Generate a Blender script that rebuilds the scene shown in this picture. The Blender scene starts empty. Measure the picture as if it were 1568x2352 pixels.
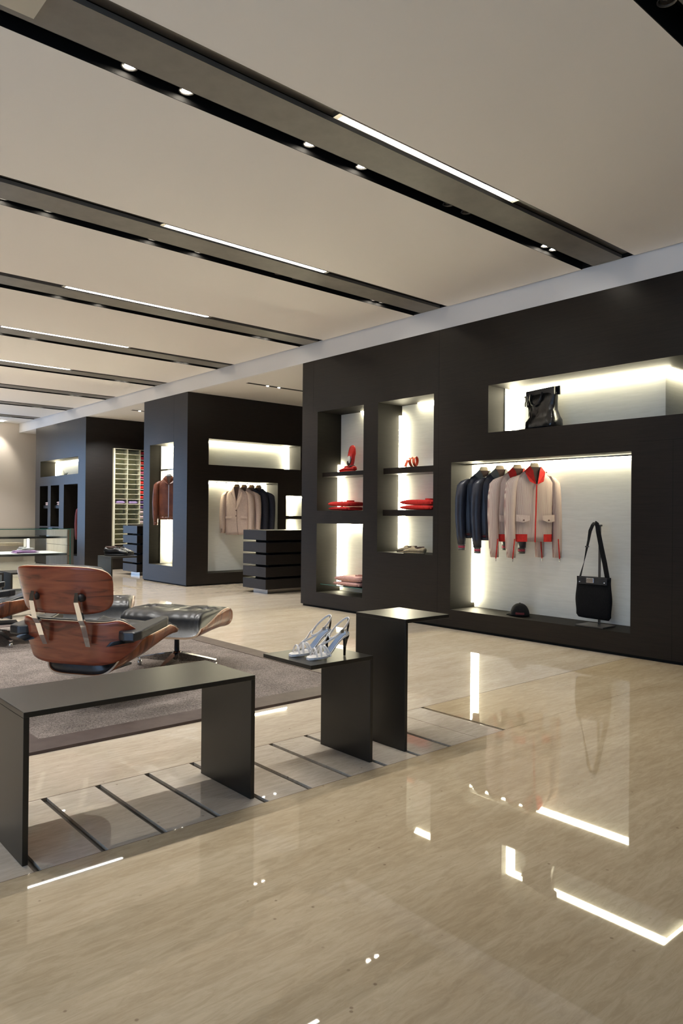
import bpy, bmesh, math, random
from mathutils import Vector, Matrix
random.seed(7)
PI = math.pi
sc = bpy.context.scene
col = sc.collection
sin, cos = math.sin, math.cos

# ------------------------------------------------------------------ camera
yaw, pit, rol, f_px = 0.71526, 0.004968, 0.009028, 1686.4
fw = Vector((sin(yaw)*cos(pit), cos(yaw)*cos(pit), sin(pit)))
r0 = Vector((cos(yaw), -sin(yaw), 0)); u0 = r0.cross(fw)
rt = r0*cos(rol) + u0*sin(rol); up = u0*cos(rol) - r0*sin(rol)
cd = bpy.data.cameras.new('camera'); cam = bpy.data.objects.new('camera', cd); col.objects.link(cam)
cam.matrix_world = Matrix(((rt.x, up.x, -fw.x, 0), (rt.y, up.y, -fw.y, 0), (rt.z, up.z, -fw.z, 1.1), (0, 0, 0, 1)))
cd.sensor_fit = 'VERTICAL'; cd.sensor_height = 36; cd.sensor_width = 24; cd.lens = f_px/2352*36
cd.clip_start = .05; cd.clip_end = 100
sc.camera = cam

# ------------------------------------------------------------------ light and exposure
SPOT_W = 70.0          # each ceiling spotlight
LINE_E = 30.0          # linear ceiling lamps
LED_E = 43.0           # niche light strips
SKY_E = 3.4            # daylight outside the windows
sc.view_settings.view_transform = 'Standard'
sc.view_settings.look = 'None'
sc.view_settings.exposure = 0.0
sc.view_settings.gamma = 1.0
sc.view_settings.use_curve_mapping = False
w = bpy.data.worlds.new('daylight'); sc.world = w; w.use_nodes = True
bg = w.node_tree.nodes['Background']; bg.inputs[0].default_value = (0.42, 0.64, 1.0, 1); bg.inputs[1].default_value = SKY_E
sc.cycles.use_denoising = True
sc.cycles.max_bounces = 8
sc.cycles.diffuse_bounces = 5
sc.cycles.glossy_bounces = 4
sc.cycles.transmission_bounces = 8
sc.cycles.sample_clamp_indirect = 6.0
sc.cycles.sample_clamp_direct = 0.0
sc.cycles.caustics_reflective = False
sc.cycles.caustics_refractive = False
sc.cycles.blur_glossy = 0.3

def portal(name, loc, rot, sx, sy):
    l = bpy.data.lights.new(name, 'AREA'); l.shape = 'RECTANGLE'; l.size = sx; l.size_y = sy
    l.cycles.is_portal = True
    o = bpy.data.objects.new(name, l); col.objects.link(o); o.location = loc; o.rotation_euler = rot
    return o
portal('daylight_portal_left', (-4.6, .3, 1.5), (0, -PI/2, 0), 2.8, 6.4)
portal('daylight_portal_back', (2.67, 17.97, 1.45), (-PI/2, 0, 0), 3.75, 2.9)

# ------------------------------------------------------------------ materials
def mat(name, c, rough=.5, metal=0.0, spec=.5, emit=None, es=0.0, coat=0.0):
    m = bpy.data.materials.new(name); m.use_nodes = True
    b = m.node_tree.nodes['Principled BSDF']
    b.inputs['Base Color'].default_value = (*c, 1); b.inputs['Roughness'].default_value = rough
    b.inputs['Metallic'].default_value = metal; b.inputs['Specular IOR Level'].default_value = spec
    b.inputs['Coat Weight'].default_value = coat
    if emit: b.inputs['Emission Color'].default_value = (*emit, 1); b.inputs['Emission Strength'].default_value = es
    return m
def nodes(m): return m.node_tree.nodes, m.node_tree.links, m.node_tree.nodes['Principled BSDF']
def noise_mat(name, c1, c2, scale=(1, 1, 1), ns=5.0, detail=6.0, rough=.5, bump=0.0, bscale=None, lo=.35, hi=.65, spec=.5, coord='Object', dist=.001, **k):
    m = mat(name, c1, rough, spec=spec, **k); N, L, b = nodes(m)
    tc = N.new('ShaderNodeTexCoord'); mp = N.new('ShaderNodeMapping'); mp.inputs['Scale'].default_value = scale
    L.new(tc.outputs[coord], mp.inputs[0])
    n = N.new('ShaderNodeTexNoise'); n.inputs['Scale'].default_value = ns; n.inputs['Detail'].default_value = detail; n.inputs['Roughness'].default_value = .6
    L.new(mp.outputs[0], n.inputs[0])
    r = N.new('ShaderNodeValToRGB'); r.color_ramp.elements[0].position = lo; r.color_ramp.elements[1].position = hi
    r.color_ramp.elements[0].color = (*c1, 1); r.color_ramp.elements[1].color = (*c2, 1)
    L.new(n.outputs[0], r.inputs[0]); L.new(r.outputs[0], b.inputs['Base Color'])
    if bump:
        bp = N.new('ShaderNodeBump'); bp.inputs['Strength'].default_value = bump; bp.inputs['Distance'].default_value = dist
        n2 = N.new('ShaderNodeTexNoise'); n2.inputs['Scale'].default_value = bscale or ns*4; n2.inputs['Detail'].default_value = 4
        L.new(mp.outputs[0], n2.inputs[0]); L.new(n2.outputs[0], bp.inputs['Height']); L.new(bp.outputs[0], b.inputs['Normal'])
    return m

# polished travertine: long streaks along the room, cloudy patches, small pits
def travertine(name, rough, base1, base2):
    m = mat(name, base1, rough, spec=.62); N, L, b = nodes(m)
    tc = N.new('ShaderNodeTexCoord')
    mp = N.new('ShaderNodeMapping'); mp.inputs['Scale'].default_value = (.6, 2.6, 1); mp.inputs['Rotation'].default_value = (0, 0, .06)
    L.new(tc.outputs['Object'], mp.inputs[0])
    n1 = N.new('ShaderNodeTexNoise'); n1.inputs['Scale'].default_value = 2.2; n1.inputs['Detail'].default_value = 9; n1.inputs['Roughness'].default_value = .62; n1.inputs['Distortion'].default_value = .35
    L.new(mp.outputs[0], n1.inputs[0])
    r1 = N.new('ShaderNodeValToRGB'); e = r1.color_ramp.elements; e[0].position = .30; e[0].color = (*base1, 1); e[1].position = .72; e[1].color = (*base2, 1)
    L.new(n1.outputs[0], r1.inputs[0])
    mp2 = N.new('ShaderNodeMapping'); mp2.inputs['Scale'].default_value = (3, 16, 1); L.new(tc.outputs['Object'], mp2.inputs[0])
    n2 = N.new('ShaderNodeTexNoise'); n2.inputs['Scale'].default_value = 3.0; n2.inputs['Detail'].default_value = 8; n2.inputs['Roughness'].default_value = .75; n2.inputs['Distortion'].default_value = .8
    L.new(mp2.outputs[0], n2.inputs[0])
    r2 = N.new('ShaderNodeValToRGB'); e = r2.color_ramp.elements; e[0].position = .40; e[0].color = (.80, .76, .70, 1); e[1].position = .60; e[1].color = (1.06, 1.05, 1.03, 1)
    L.new(n2.outputs[0], r2.inputs[0])
    mx = N.new('ShaderNodeMix'); mx.data_type = 'RGBA'; mx.blend_type = 'MULTIPLY'; mx.inputs['Factor'].default_value = .62
    L.new(r1.outputs[0], mx.inputs['A']); L.new(r2.outputs[0], mx.inputs['B'])
    v = N.new('ShaderNodeTexVoronoi'); v.inputs['Scale'].default_value = 15; v.inputs['Randomness'].default_value = 1
    L.new(tc.outputs['Object'], v.inputs[0])
    n3 = N.new('ShaderNodeTexNoise'); n3.inputs['Scale'].default_value = 3.3; L.new(tc.outputs['Object'], n3.inputs[0])
    r3 = N.new('ShaderNodeValToRGB'); e = r3.color_ramp.elements; e[0].position = .05; e[0].color = (1, 1, 1, 1); e[1].position = .085; e[1].color = (0, 0, 0, 1)
    L.new(v.outputs['Distance'], r3.inputs[0])
    r4 = N.new('ShaderNodeValToRGB'); e = r4.color_ramp.elements; e[0].position = .46; e[0].color = (0, 0, 0, 1); e[1].position = .55; e[1].color = (.55, .55, .55, 1)
    L.new(n3.outputs[0], r4.inputs[0])
    mm = N.new('ShaderNodeMath'); mm.operation = 'MULTIPLY'; L.new(r3.outputs[0], mm.inputs[0]); L.new(r4.outputs[0], mm.inputs[1])
    mx2 = N.new('ShaderNodeMix'); mx2.data_type = 'RGBA'; mx2.inputs['B'].default_value = (.16, .09, .05, 1)
    L.new(mm.outputs[0], mx2.inputs['Factor']); L.new(mx.outputs['Result'], mx2.inputs['A'])
    L.new(mx2.outputs['Result'], b.inputs['Base Color'])
    return m

M = {}
M['floor'] = travertine('polished_travertine', .018, (.52, .405, .258), (.655, .54, .375))
M['floor_far'] = travertine('lit_polished_travertine', .018, (.55, .462, .358), (.69, .605, .495))  # same stone, the brighter light on the far slab put into its colour
M['floor_band'] = travertine('polished_travertine_band', .015, (.58, .50, .41), (.70, .63, .53))
M['stone'] = travertine('honed_travertine', .45, (.60, .50, .37), (.70, .60, .46))
M['groove'] = mat('groove_metal', (.10, .085, .07), .4, metal=.6)
M['joint'] = mat('brown_joint', (.16, .11, .07), .6)
M['white'] = mat('white_ceiling_paint', (.86, .84, .81), .8, spec=.2)
M['fascia'] = mat('white_fascia_paint', (.86, .86, .86), .6, spec=.3)
M['wall'] = mat('beige_wall_paint', (.55, .50, .44), .7, spec=.3)
M['black'] = mat('matt_black', (.006, .006, .006), .7, spec=.2)
M['channel_dark'] = noise_mat('dark_channel_metal', (.045, .038, .030), (.06, .052, .042), ns=9, rough=.38, spec=.5)
M['channel_grey'] = noise_mat('grey_channel_panel', (.135, .125, .110), (.165, .155, .135), ns=7, rough=.5)
def wenge(name, scale, c1=(.0065, .005, .004), c2=(.015, .011, .009), rough=.36):
    return noise_mat(name, c1, c2, scale=scale, ns=3.5, detail=9, rough=rough, bump=.25, bscale=14, spec=.36, lo=.3, hi=.7)
M['wood_x'] = wenge('dark_wood_facing_room', (4, 1.2, 30))
M['wood_y'] = wenge('dark_wood_facing_aisle', (1.2, 4, 30))
M['liner'] = noise_mat('shaded_wood_niche_lining', (.0050, .0040, .0025), (.0085, .0068, .0043), scale=(2, 2, 30), ns=3.5, detail=9, rough=.62, spec=.14)  # wood colour darkened to stand for shade, lining shielded from the strips
M['wall_dark'] = mat('brown_wall_covering', (.11, .095, .08), .6)
M['table'] = noise_mat('bronzed_steel', (.009, .008, .006), (.013, .0115, .009), ns=6, rough=.34, spec=.5, lo=.3, hi=.7)
M['backpanel'] = noise_mat('white_niche_back', (.76, .76, .70), (.82, .82, .76), scale=(1, 1, 12), ns=6, rough=.45, spec=.4)
M['led'] = mat('warm_light_strip', (1, 1, 1), .5, emit=(1.0, .91, .64), es=LED_E)
M['line'] = mat('linear_lamp_diffuser', (1, 1, 1), .5, emit=(1.0, .985, .94), es=LINE_E)
M['bulb'] = mat('spotlight_bulb', (1, 1, 1), .5, emit=(1.0, .90, .75), es=120)
M['lens_off'] = mat('unlit_lens', (.05, .045, .04), .15, metal=.4)
M['chrome'] = mat('chrome', (.78, .78, .78), .08, metal=1)
M['steel'] = mat('brushed_steel', (.55, .53, .50), .3, metal=1)
M['gunmetal'] = mat('grey_metal', (.10, .098, .095), .35, metal=.7)
M['leather'] = noise_mat('black_leather', (.008, .009, .011), (.016, .017, .019), ns=30, rough=.34, bump=.35, bscale=90, spec=.6)
M['black_fabric'] = noise_mat('black_fabric', (.004, .004, .005), (.009, .009, .010), ns=120, rough=.9, bump=.3, spec=.2)
M['black_leather_gloss'] = noise_mat('glossy_black_leather', (.005, .005, .006), (.010, .010, .010), ns=18, rough=.22, bump=.5, bscale=40, spec=.6, dist=.003)
M['rubber'] = mat('black_rubber', (.01, .01, .011), .5)
M['ply'] = mat('pale_ply_edge', (.62, .47, .33), .4)
def rosewood(name, scale, c1, c2):
    m = mat(name, c1, .28, spec=.5, coat=.15); N, L, b = nodes(m)
    tc = N.new('ShaderNodeTexCoord'); mp = N.new('ShaderNodeMapping'); mp.inputs['Scale'].default_value = scale
    L.new(tc.outputs['Object'], mp.inputs[0])
    n = N.new('ShaderNodeTexNoise'); n.inputs['Scale'].default_value = 3; n.inputs['Detail'].default_value = 8; n.inputs['Distortion'].default_value = .9
    L.new(mp.outputs[0], n.inputs[0])
    r = N.new('ShaderNodeValToRGB'); e = r.color_ramp.elements
    e[0].position = .34; e[0].color = (c1[0]*.5, c1[1]*.45, c1[2]*.45, 1); e[1].position = .62; e[1].color = (*c2, 1)
    e2 = r.color_ramp.elements.new(.43); e2.color = (*c1, 1)
    L.new(n.outputs[0], r.inputs[0]); L.new(r.outputs[0], b.inputs['Base Color'])
    return m
M['rosewood'] = rosewood('rosewood_veneer', (1.2, 1.2, 9), (.20, .040, .017), (.27, .066, .026))
M['rosewood_side'] = rosewood('rosewood_veneer_upright', (1.5, 9, 1.5), (.20, .058, .018), (.30, .098, .036))
M['leather_border'] = noise_mat('brown_leather_border', (.052, .032, .026), (.075, .050, .042), ns=12, rough=.55)
def carpet():
    m = mat('brown_grey_carpet', (.2, .17, .14), 1.0, spec=.1); N, L, b = nodes(m)
    tc = N.new('ShaderNodeTexCoord')
    n = N.new('ShaderNodeTexNoise'); n.inputs['Scale'].default_value = 150; n.inputs['Detail'].default_value = 4; n.inputs['Roughness'].default_value = .8
    n2 = N.new('ShaderNodeTexNoise'); n2.inputs['Scale'].default_value = 5; n2.inputs['Detail'].default_value = 5
    L.new(tc.outputs['Object'], n.inputs[0]); L.new(tc.outputs['Object'], n2.inputs[0])
    r = N.new('ShaderNodeValToRGB'); e = r.color_ramp.elements; e[0].position = .36; e[0].color = (.065, .052, .045, 1); e[1].position = .64; e[1].color = (.345, .295, .265, 1)
    L.new(n.outputs[0], r.inputs[0])
    r2 = N.new('ShaderNodeValToRGB'); e = r2.color_ramp.elements; e[0].position = .35; e[0].color = (.78, .78, .78, 1); e[1].position = .65; e[1].color = (1.05, 1.05, 1.05, 1)
    L.new(n2.outputs[0], r2.inputs[0])
    mx = N.new('ShaderNodeMix'); mx.data_type = 'RGBA'; mx.blend_type = 'MULTIPLY'; mx.inputs['Factor'].default_value = 1
    L.new(r.outputs[0], mx.inputs['A']); L.new(r2.outputs[0], mx.inputs['B']); L.new(mx.outputs['Result'], b.inputs['Base Color'])
    bp = N.new('ShaderNodeBump'); bp.inputs['Strength'].default_value = .9; bp.inputs['Distance'].default_value = .004
    L.new(n.outputs[0], bp.inputs['Height']); L.new(bp.outputs[0], b.inputs['Normal'])
    return m
M['carpet'] = carpet()
def glassy(name, tint=(.975, .995, .985)):
    m = bpy.data.materials.new(name); m.use_nodes = True; N = m.node_tree.nodes; L = m.node_tree.links
    N.clear(); out = N.new('ShaderNodeOutputMaterial'); mix = N.new('ShaderNodeMixShader'); tr = N.new('ShaderNodeBsdfTransparent'); gl = N.new('ShaderNodeBsdfGlossy')
    tr.inputs[0].default_value = (*tint, 1); gl.inputs['Roughness'].default_value = .02; fr = N.new('ShaderNodeFresnel'); fr.inputs[0].default_value = 1.45
    L.new(fr.outputs[0], mix.inputs[0]); L.new(tr.outputs[0], mix.inputs[1]); L.new(gl.outputs[0], mix.inputs[2]); L.new(mix.outputs[0], out.inputs[0])
    return m
M['glass'] = glassy('clear_glass')
M['glass_edge'] = mat('green_glass_edge', (.02, .09, .075), .1)
M['cubby'] = mat('cream_lacquer', (.62, .60, .46), .5)
M['cubby_in'] = mat('olive_cream_lacquer', (.60, .60, .42), .6)
def cloth(name, c, rough=.85, var=.8):
    return noise_mat(name, tuple(x*var for x in c), c, ns=45, rough=rough, bump=.3, spec=.2)
M['red_cloth'] = cloth('red_cloth', (.58, .032, .026))
M['crimson_cloth'] = cloth('crimson_cloth', (.42, .025, .045))
M['magenta_cloth'] = cloth('dusky_red_cloth', (.40, .07, .11))
M['purple_cloth'] = cloth('dark_purple_cloth', (.10, .05, .14))
M['lilac_cloth'] = cloth('lilac_cloth', (.38, .27, .50))
M['lavender_cloth'] = cloth('lavender_cloth', (.52, .30, .56))
M['pink_cloth'] = cloth('dusty_pink_cloth', (.56, .33, .30))
M['palepink_cloth'] = cloth('pale_pink_cloth', (.60, .45, .44))
M['white_cloth'] = cloth('white_cloth', (.85, .82, .80))
M['red_gloss'] = mat('glossy_red_leather', (.62, .022, .015), .18, coat=.4)
M['orange_leather'] = mat('orange_red_leather', (.55, .075, .025), .35)
M['cord'] = mat('white_cord', (.75, .72, .68), .7)
M['beige_suede'] = noise_mat('beige_suede', (.40, .32, .20), (.50, .41, .27), ns=40, rough=.8)
M['blush_wool'] = noise_mat('blush_linen', (.60, .46, .39), (.70, .56, .48), ns=70, rough=.9, bump=.3)
M['navy_wool'] = noise_mat('navy_wool', (.020, .022, .034), (.034, .036, .052), ns=70, rough=.9, bump=.3)
M['navy_nylon'] = noise_mat('navy_nylon', (.008, .010, .020), (.016, .020, .036), ns=8, rough=.42, bump=.5, bscale=16, spec=.5, dist=.004)
M['brown_leather'] = noise_mat('brown_suede_leather', (.080, .020, .009), (.145, .040, .017), ns=9, rough=.45, bump=.4, bscale=18)
M['lining'] = mat('dark_brown_lining', (.05, .022, .015), .7)
M['grey_rib'] = mat('grey_green_rib', (.10, .11, .10), .8)
M['beige_hanger'] = mat('beige_hanger_wood', (.62, .52, .36), .45)
M['brown_hanger'] = mat('brown_hanger_wood', (.22, .13, .05), .45)
M['brown_button'] = mat('brown_button', (.10, .03, .02), .3)
M['white_leather'] = mat('white_leather', (.84, .79, .74), .4)
M['blue_sole'] = mat('blue_insole', (.20, .27, .40), .35)
M['dark_patent'] = mat('dark_brown_patent', (.018, .010, .006), .12, coat=.5)
M['plate'] = mat('polished_plate', (.85, .88, .92), .15, metal=1)
M['dark_red'] = mat('dark_red_ribbon', (.10, .008, .012), .7)
M['hatch'] = mat('cream_hatch', (.50, .47, .39), .7)
M['frame'] = mat('window_frame_metal', (.12, .12, .12), .4, metal=.6)
M['twig'] = mat('dark_grey_twig', (.12, .13, .12), .6)
def stripes(name):
    m = mat(name, (.6, .5, .45), .85, spec=.2); N, L, b = nodes(m)
    tc = N.new('ShaderNodeTexCoord'); wv = N.new('ShaderNodeTexWave'); wv.wave_type = 'BANDS'; wv.bands_direction = 'X'; wv.wave_profile = 'SIN'
    wv.inputs['Scale'].default_value = 46; wv.inputs['Distortion'].default_value = .15; wv.inputs['Detail'].default_value = 0
    L.new(tc.outputs['Object'], wv.inputs[0])
    r = N.new('ShaderNodeValToRGB'); e = r.color_ramp.elements; e[0].position = .42; e[0].color = (.38, .25, .23, 1); e[1].position = .58; e[1].color = (.62, .54, .46, 1)
    L.new(wv.outputs[0], r.inputs[0]); L.new(r.outputs[0], b.inputs['Base Color'])
    return m
M['striped'] = stripes('red_and_cream_pinstripe')

# ------------------------------------------------------------------ mesh helpers
class MB:
    def __init__(s): s.v = []; s.f = []; s.m = []; s.sm = []
    def add(s, vs, fs, mi=0, smooth=False):
        b = len(s.v); s.v += [tuple(p) for p in vs]
        for f in fs: s.f.append(tuple(b+i for i in f)); s.m.append(mi); s.sm.append(smooth)
    def quad(s, a, b, c, d, mi=0): s.add([a, b, c, d], [(0, 1, 2, 3)], mi)
    def box(s, x0, x1, y0, y1, z0, z1, mi=0, bev=0.0):
        if bev:
            bm = bmesh.new(); bmesh.ops.create_cube(bm, size=1)
            for v in bm.verts: v.co = Vector(((x0+x1)/2+v.co.x*(x1-x0), (y0+y1)/2+v.co.y*(y1-y0), (z0+z1)/2+v.co.z*(z1-z0)))
            bmesh.ops.bevel(bm, geom=bm.edges[:], offset=bev, segments=2, affect='EDGES', profile=.5)
            s.bm(bm, mi); return
        v = [(x, y, z) for z in (z0, z1) for y in (y0, y1) for x in (x0, x1)]
        s.add(v, [(0, 2, 3, 1), (4, 5, 7, 6), (0, 1, 5, 4), (2, 6, 7, 3), (0, 4, 6, 2), (1, 3, 7, 5)], mi)
    def bm(s, bm, mi=0, smooth=False, free=True):
        bm.verts.ensure_lookup_table(); bm.verts.index_update()
        s.add([v.co[:] for v in bm.verts], [[v.index for v in f.verts] for f in bm.faces], mi, smooth)
        if free: bm.free()
    def rings(s, rings, mi=0, caps=True, smooth=True, closed=True):
        n = len(rings[0]); b = []
        for r in rings: b += list(r)
        fs = []
        for i in range(len(rings)-1):
            for j in range(n if closed else n-1):
                k = (j+1) % n
                fs.append((i*n+j, i*n+k, (i+1)*n+k, (i+1)*n+j))
        if caps and closed:
            fs.append(tuple(reversed(range(n)))); fs.append(tuple((len(rings)-1)*n+j for j in range(n)))
        s.add(b, fs, mi, smooth)
    def tube(s, pts, r, n=10, mi=0, caps=True, sy=1.0):
        pts = [Vector(p) for p in pts]; rr = r if isinstance(r, (list, tuple)) else [r]*len(pts)
        prev = None; rings = []
        for i, p in enumerate(pts):
            t = (pts[min(i+1, len(pts)-1)]-pts[max(i-1, 0)]).normalized()
            a = (prev if prev else (Vector((0, 0, 1)) if abs(t.z) < .9 else Vector((1, 0, 0))))
            a = (a - t*a.dot(t)).normalized(); prev = a; c = t.cross(a)
            rings.append([p + (a*cos(q)*sy + c*sin(q))*rr[i] for q in (2*PI*k/n for k in range(n))])
        s.rings(rings, mi, caps)
    def cyl(s, x, y, z0, z1, r, n=20, mi=0, r2=None):
        r2 = r if r2 is None else r2
        s.rings([[(x+r*cos(2*PI*k/n), y+r*sin(2*PI*k/n), z0) for k in range(n)], [(x+r2*cos(2*PI*k/n), y+r2*sin(2*PI*k/n), z1) for k in range(n)]], mi)
    def band(s, pts, wdir, wd, th, mi=0):
        # flat strap: points, width direction (vector or list), width, thickness
        pts = [Vector(p) for p in pts]; rings = []
        for i, p in enumerate(pts):
            t = (pts[min(i+1, len(pts)-1)]-pts[max(i-1, 0)]).normalized()
            d = Vector(wdir[i] if isinstance(wdir, list) else wdir); d = (d-t*d.dot(t)).normalized(); nrm = t.cross(d)
            ww = wd[i] if isinstance(wd, (list, tuple)) else wd
            rings.append([p+d*ww/2+nrm*th/2, p-d*ww/2+nrm*th/2, p-d*ww/2-nrm*th/2, p+d*ww/2-nrm*th/2])
        s.rings(rings, mi, True, False)
    def shell(s, fn, nu, nv, th, mi_out=0, mi_edge=1, mi_in=0):
        # fn(u,v) u,v in [-1,1] -> Vector on the outer face; thickness goes along the normal
        P = [[Vector(fn(-1+2*i/nu, -1+2*j/nv)) for i in range(nu+1)] for j in range(nv+1)]
        Q = []
        for j in range(nv+1):
            row = []
            for i in range(nu+1):
                du = P[j][min(i+1, nu)]-P[j][max(i-1, 0)]; dv = P[min(j+1, nv)][i]-P[max(j-1, 0)][i]
                nn = du.cross(dv)
                row.append(P[j][i]+nn.normalized()*th if nn.length > 1e-9 else P[j][i])
            Q.append(row)
        W_ = nu+1
        vs = [p for r in P for p in r]+[p for r in Q for p in r]; o = len(vs)//2
        fo = [(j*W_+i, (j+1)*W_+i, (j+1)*W_+i+1, j*W_+i+1) for j in range(nv) for i in range(nu)]
        b = len(s.v); s.v += [tuple(p) for p in vs]
        for f in fo:
            s.f.append(tuple(b+k for k in f)); s.m.append(mi_out); s.sm.append(True)
            s.f.append(tuple(b+o+k for k in reversed(f))); s.m.append(mi_in); s.sm.append(True)
        loop = [i for i in range(W_)]+[j*W_+nu for j in range(1, nv+1)]+[nv*W_+i for i in range(nu-1, -1, -1)]+[j*W_ for j in range(nv-1, 0, -1)]
        for k in range(len(loop)):
            a, c = loop[k], loop[(k+1) % len(loop)]
            s.f.append((b+a, b+c, b+o+c, b+o+a)); s.m.append(mi_edge); s.sm.append(False)
    def build(s, name, mats, parent=None, loc=None, rotz=0):
        me = bpy.data.meshes.new(name); me.from_pydata(s.v, [], s.f)
        for m in (mats if isinstance(mats, (list, tuple)) else [mats]): me.materials.append(m)
        me.polygons.foreach_set('material_index', s.m); me.polygons.foreach_set('use_smooth', s.sm); me.update()
        o = bpy.data.objects.new(name, me); col.objects.link(o)
        if parent: o.parent = parent
        if loc is not None: o.location = loc
        o.rotation_euler.z = rotz
        return o

def tag(o, label=None, cat=None, group=None, kind=None):
    if label: o['label'] = label
    if cat: o['category'] = cat
    if group: o['group'] = group
    if kind: o['kind'] = kind
    return o
def empty(name, loc=(0, 0, 0), rotz=0, label=None, cat=None, group=None, kind=None):
    o = bpy.data.objects.new(name, None); col.objects.link(o); o.location = loc; o.rotation_euler.z = rotz; o.empty_display_size = .1
    return tag(o, label, cat, group, kind)
def copy_tree(o, parent=None):
    c = o.copy(); col.objects.link(c)
    if parent: c.parent = parent
    for ch in [x for x in bpy.data.objects if x.parent == o]: copy_tree(ch, c)
    return c
def dup(o, loc, rotz=None, label=None, group=None):
    c = copy_tree(o); c.location = loc
    if rotz is not None: c.rotation_euler.z = rotz
    if label: c['label'] = label
    if group: c['group'] = group
    return c
def one(name, fn, mats, parent=None, **k):
    b = MB(); fn(b); return b.build(name, mats, parent, **k)
def ell(cx, cy, z, rx, ry, n=20, p=2.0):
    out = []
    for k in range(n):
        a = 2*PI*k/n; c, s_ = cos(a), sin(a)
        out.append((cx+rx*math.copysign(abs(c)**(2/p), c), cy+ry*math.copysign(abs(s_)**(2/p), s_), z))
    return out

# ================================================================== STRUCTURE
XW, YB, XL, ZC, ZP = 5.53, 17.83, -4.5, 3.17, 2.963
XR, YF = 9.0, -3.0
GX = [.787+.2135*k for k in range(-8, 12)]            # floor grooves, pitch 21 cm
def floor_mesh(b):
    ya, yb = 2.311, 2.887
    b.box(XL, XR, YF, ya-.001, -.2, 0, 0)
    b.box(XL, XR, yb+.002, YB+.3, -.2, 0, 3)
    xs = [XL]+GX[:10]+[GX[10]]+[GX[11]]+[XR]
    lim = [XL-.012]+GX+[XR+.012]
    lim = [x for x in lim if x < 3.2 or x > 8]
    lim = [x for x in lim if abs(x-(.787+.2135*10)) > .01]
    for i in range(len(lim)-1):
        b.box(lim[i]+.012, lim[i+1]-.012, ya+.001, yb-.001, -.2, 0, 1 if lim[i+1] < 3.2 else 0)
    b.box(XL, XR, ya-.02, yb+.02, -.2, -.012, 2)
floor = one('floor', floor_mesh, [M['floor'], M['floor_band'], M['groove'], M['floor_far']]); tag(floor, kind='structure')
def joints(b):
    b.box(XL, XW, 2.8855, 2.8895, -.001, .0004, 0)
    b.box(2.921, 2.9235, 2.32, 2.88, -.001, .0004, 0)
    b.box(XL, 3.14, 2.3095, 2.3115, -.001, .0003, 0)
j = one('trim_1', joints, [M['joint']]); tag(j, kind='structure')

CH = [(.98, 1.455)] + [(2.854+1.92*k, 2.854+1.92*k+.46) for k in range(8)]   # ceiling channels (near edge, far edge)
XC0, XC1 = -3.6, XW-.022
def ceil_mesh(b):
    ys = [YF]
    for a, c in CH: ys += [a, c]
    ys.append(YB)
    for i in range(0, len(ys), 2): b.box(XC0, XC1, ys[i], ys[i+1], ZC, ZC+.03, 0)
    b.box(XL, XC0, YF, YB, ZC, ZC+.03, 0)
    b.box(XL, XW+.1, YF, YB, ZC+.26, ZC+.3, 1); b.box(XW+.05, XW+.06, YF, YB, ZC, ZC+.3, 1)
    b.box(XC1+.001, XW+.05, YF, YB, ZC+.02, ZC+.05, 1)
c = one('ceiling', ceil_mesh, [M['white'], M['black']]); tag(c, kind='structure')
soff = one('ceiling_soffit', lambda b: b.box(XW+.05, XR, YF, YB, ZP, ZP+.05), [M['white']]); tag(soff, kind='structure')
fas = one('trim_2', lambda b: b.box(XW, XW+.05, YF, YB, ZP, ZC+.012), [M['fascia']]); tag(fas, kind='structure')
wb = one('wall_back', lambda b: (b.box(4.55, XR, YB, YB+.2, 0, 3.5), b.box(XL, .8, YB, YB+.2, 0, 3.5), b.box(.8, 4.55, YB, YB+.2, 2.9, 3.5)), [M['wall']]); tag(wb, kind='structure')
wl = one('wall_left', lambda b: (b.box(XL-.2, XL, YF, YB+.2, 2.9, 3.5), b.box(XL-.2, XL, YF, -2.9, 0, 2.9), b.box(XL-.2, XL, YF, YB+.2, -.2, .1), b.box(XL-.2, XL, 3.6, YB+.2, .1, 2.9)), [M['wall_dark']]); tag(wl, kind='structure')
wf = one('wall_front', lambda b: b.box(XL-.2, XR+.2, YF-.2, YF, 0, 3.5), [M['wall']]); tag(wf, kind='structure')
wr = one('wall_right', lambda b: (b.box(XR, XR+.2, YF, YB+.2, 0, 3.5), b.box(XW+.02, XR, -1.2, -1.0, 0, ZP)), [M['wall']]); tag(wr, kind='structure')
rf = one('roof', lambda b: b.box(XL-.2, XR+.2, YF-.2, YB+.2, 3.5, 3.6), [M['wall']]); tag(rf, kind='structure')
def win_left(b):
    for y in [-2.9+1.61*k for k in range(5)]: b.box(XL-.12, XL-.06, y-.03, y+.03, .1, 2.9)
    b.box(XL-.12, XL-.06, -2.9, 3.6, .1, .16); b.box(XL-.12, XL-.06, -2.9, 3.6, 2.84, 2.9)
def win_back(b):
    for x in [.83+1.23*k for k in range(4)]: b.box(x-.03, x+.03, YB+.06, YB+.12, 0, 2.9)
    b.box(.8, 4.55, YB+.06, YB+.12, 0, .08); b.box(.8, 4.55, YB+.06, YB+.12, 2.82, 2.9)
wi = one('window_1', win_left, [M['frame']]); tag(wi, kind='structure')
wi2 = one('window_2', win_back, [M['frame']]); tag(wi2, kind='structure')

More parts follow.
